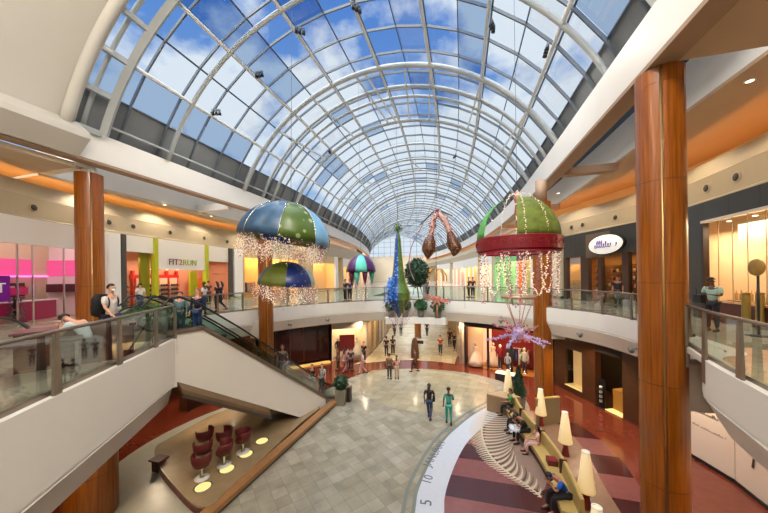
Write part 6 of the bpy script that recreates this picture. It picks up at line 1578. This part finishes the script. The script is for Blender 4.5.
# downlights added under the gallery and lower ceilings to brighten the interior
dlm = emis('added_downlight_glow', (255, 232, 200), 7)
lampn = 0
for x, y in [(8.6, 11.5), (8.6, 15.5), (8.2, 19.5), (6.8, 23.5), (-19.9, 11.5), (-20.1, 15.5), (-20.2, 19.5), (-20.0, 24), (-17.5, 31), (3.2, 33)]:
    lampn += 1
    t = thing('added_downlight', 'added round downlight in the %s gallery ceiling, lamp %s counted from the near end' % ('right' if x > 0 else 'left', ['one', 'two', 'three', 'four', 'one', 'two', 'three', 'four', 'five', 'five'][lampn-1]), 'light', (x, y, 12.99), 0, 'added gallery downlights')
    if x < 0: t.location.z = 12.37
    obj('lamp_disc', MB().lathe([(.001, -.01), (.09, -.01), (.09, 0), (.001, 0)], 14), dlm, t); obj('lamp_rim', MB().lathe([(.09, -.02), (.13, -.015), (.13, 0), (.09, 0)], 14, ring=True), white, t)
    light('SPOT', (x, y, 12.9 if x > 0 else 12.3), 330, (1, .84, .64), .1, (0, 0, 0), 'added_downlight_beam', cone=2.4)
for x, y in [(7.6, 8.5), (7.2, 13), (6.0, 17.2), (3.6, 21.4), (-.5, 23.5), (-4, 24.2), (-8, 22.8), (-11.6, 19), (-13.8, 15), (-14.2, 10.5), (-11.5, 9.2), (-10.2, 4.2), (-5.5, 30), (-5.5, 38), (-6, 46)]:  # lamps added to brighten the lower level
    t = thing('added_downlight', 'added downlight in the lower level ceiling at %s' % {8.5: 'the near right', 13: 'the right beside the posters', 17.2: 'the dark wood shop', 21.4: 'the gown shop', 23.5: 'the right corridor corner', 24.2: 'the corridor mouth', 22.8: 'the left corridor corner', 19: 'the closed brown shop', 15: 'the left behind the escalators', 10.5: 'the stage far side', 9.2: 'the stage near side', 4.2: 'the landing underside', 30: 'the corridor, nearer', 38: 'the corridor, further', 46: 'the corridor, furthest'}[y], 'light', (x, y, 3.66 if y < 26 else 3.6), 0, 'added lower level downlights')
    obj('lamp_disc', MB().lathe([(.001, -.01), (.08, -.01), (.08, 0), (.001, 0)], 14), dlm, t); obj('lamp_rim', MB().lathe([(.08, -.02), (.11, -.015), (.11, 0), (.08, 0)], 14, ring=True), white, t)
    light('SPOT', (x, y, 3.6), 330, (1, .8, .56), .08, (0, 0, 0), 'added_downlight_beam', cone=2.5)
# lamp heads of the purlin spotlights; unseen fill pendants added over the near bay
for o in [o for o in bpy.data.objects if o.name.startswith('spotlight_cluster')]:
    light('SPOT', (o.location.x, o.location.y, o.location.z-.4), 330, (1, .95, .88), .25, name='cluster_beam', cone=2.7)
pend = None
for x, y, lb in ((-10.5, 2.5, 'left'), (-1.0, 2.5, 'right'), (-12.5, -2.5, 'back left'), (1.5, -2.5, 'back right')):
    z = ZC+sqrt(12.1**2-(x-vc(0))**2)-1.2
    if pend is None:
        pend = thing('added_pendant', 'added drum pendant fill lamp hanging from the plaster barrel, '+lb, 'lamp', (x, y, z), 0)
        obj('drum', MB().lathe([(.5, 0), (.5, .3), (.48, .3), (.48, 0)], 24, ring=True), white, pend); obj('diffuser', MB().lathe([(.001, .02), (.48, .02), (.48, .05), (.001, .05)], 24), emis('added_pendant_glow', (255, 240, 220), 5), pend)
        obj('rod', MB().tube([(0, 0, .3), (0, 0, 1.2)], .02, 6), chrome, pend)
    else: dup(pend, (x, y, z), 0, 'added drum pendant fill lamp hanging from the plaster barrel, '+lb)
    light('POINT', (x, y, z-.25), 650 if x < -5 else 3000, (1, .93, .86), .45, name='pendant_fill')
# floor lamps give light
for o in [o for o in bpy.data.objects if o.name.startswith('floor_lamp')]:
    light('POINT', (o.location.x, o.location.y, 1.0), 8, (1, .75, .42), .1, name='lamp_bulb')

cam = bpy.data.cameras.new('camera'); cam.sensor_width = 36; cam.lens = F/768*36; cam.shift_y = (CY-256.5)/768; cam.clip_end = 400
co = bpy.data.objects.new('camera', cam); COL.objects.link(co)
co.matrix_world = Matrix.Translation((0, 0, EZ)) @ Matrix.Rotation(TH, 4, 'Z') @ Matrix.Rotation(pi/2, 4, 'X') @ Matrix.Rotation(-RO, 4, 'Z')
SC.camera = co
SC.view_settings.view_transform = 'Standard'; SC.view_settings.look = 'None'; SC.view_settings.gamma = 1; SC.view_settings.exposure = 0

for o in bpy.data.objects:
    if o.type == 'MESH' and o.parent and (o.name.split('.')[0] in ('light_strand', 'bead_cluster', 'bead_garland', 'bead_strand', 'bead_string', 'scroll_relief', 'blossoms', 'dome_bead_rib', 'bubble_cluster', 'foliage', 'clipped_foliage')): o['kind'] = 'stuff'
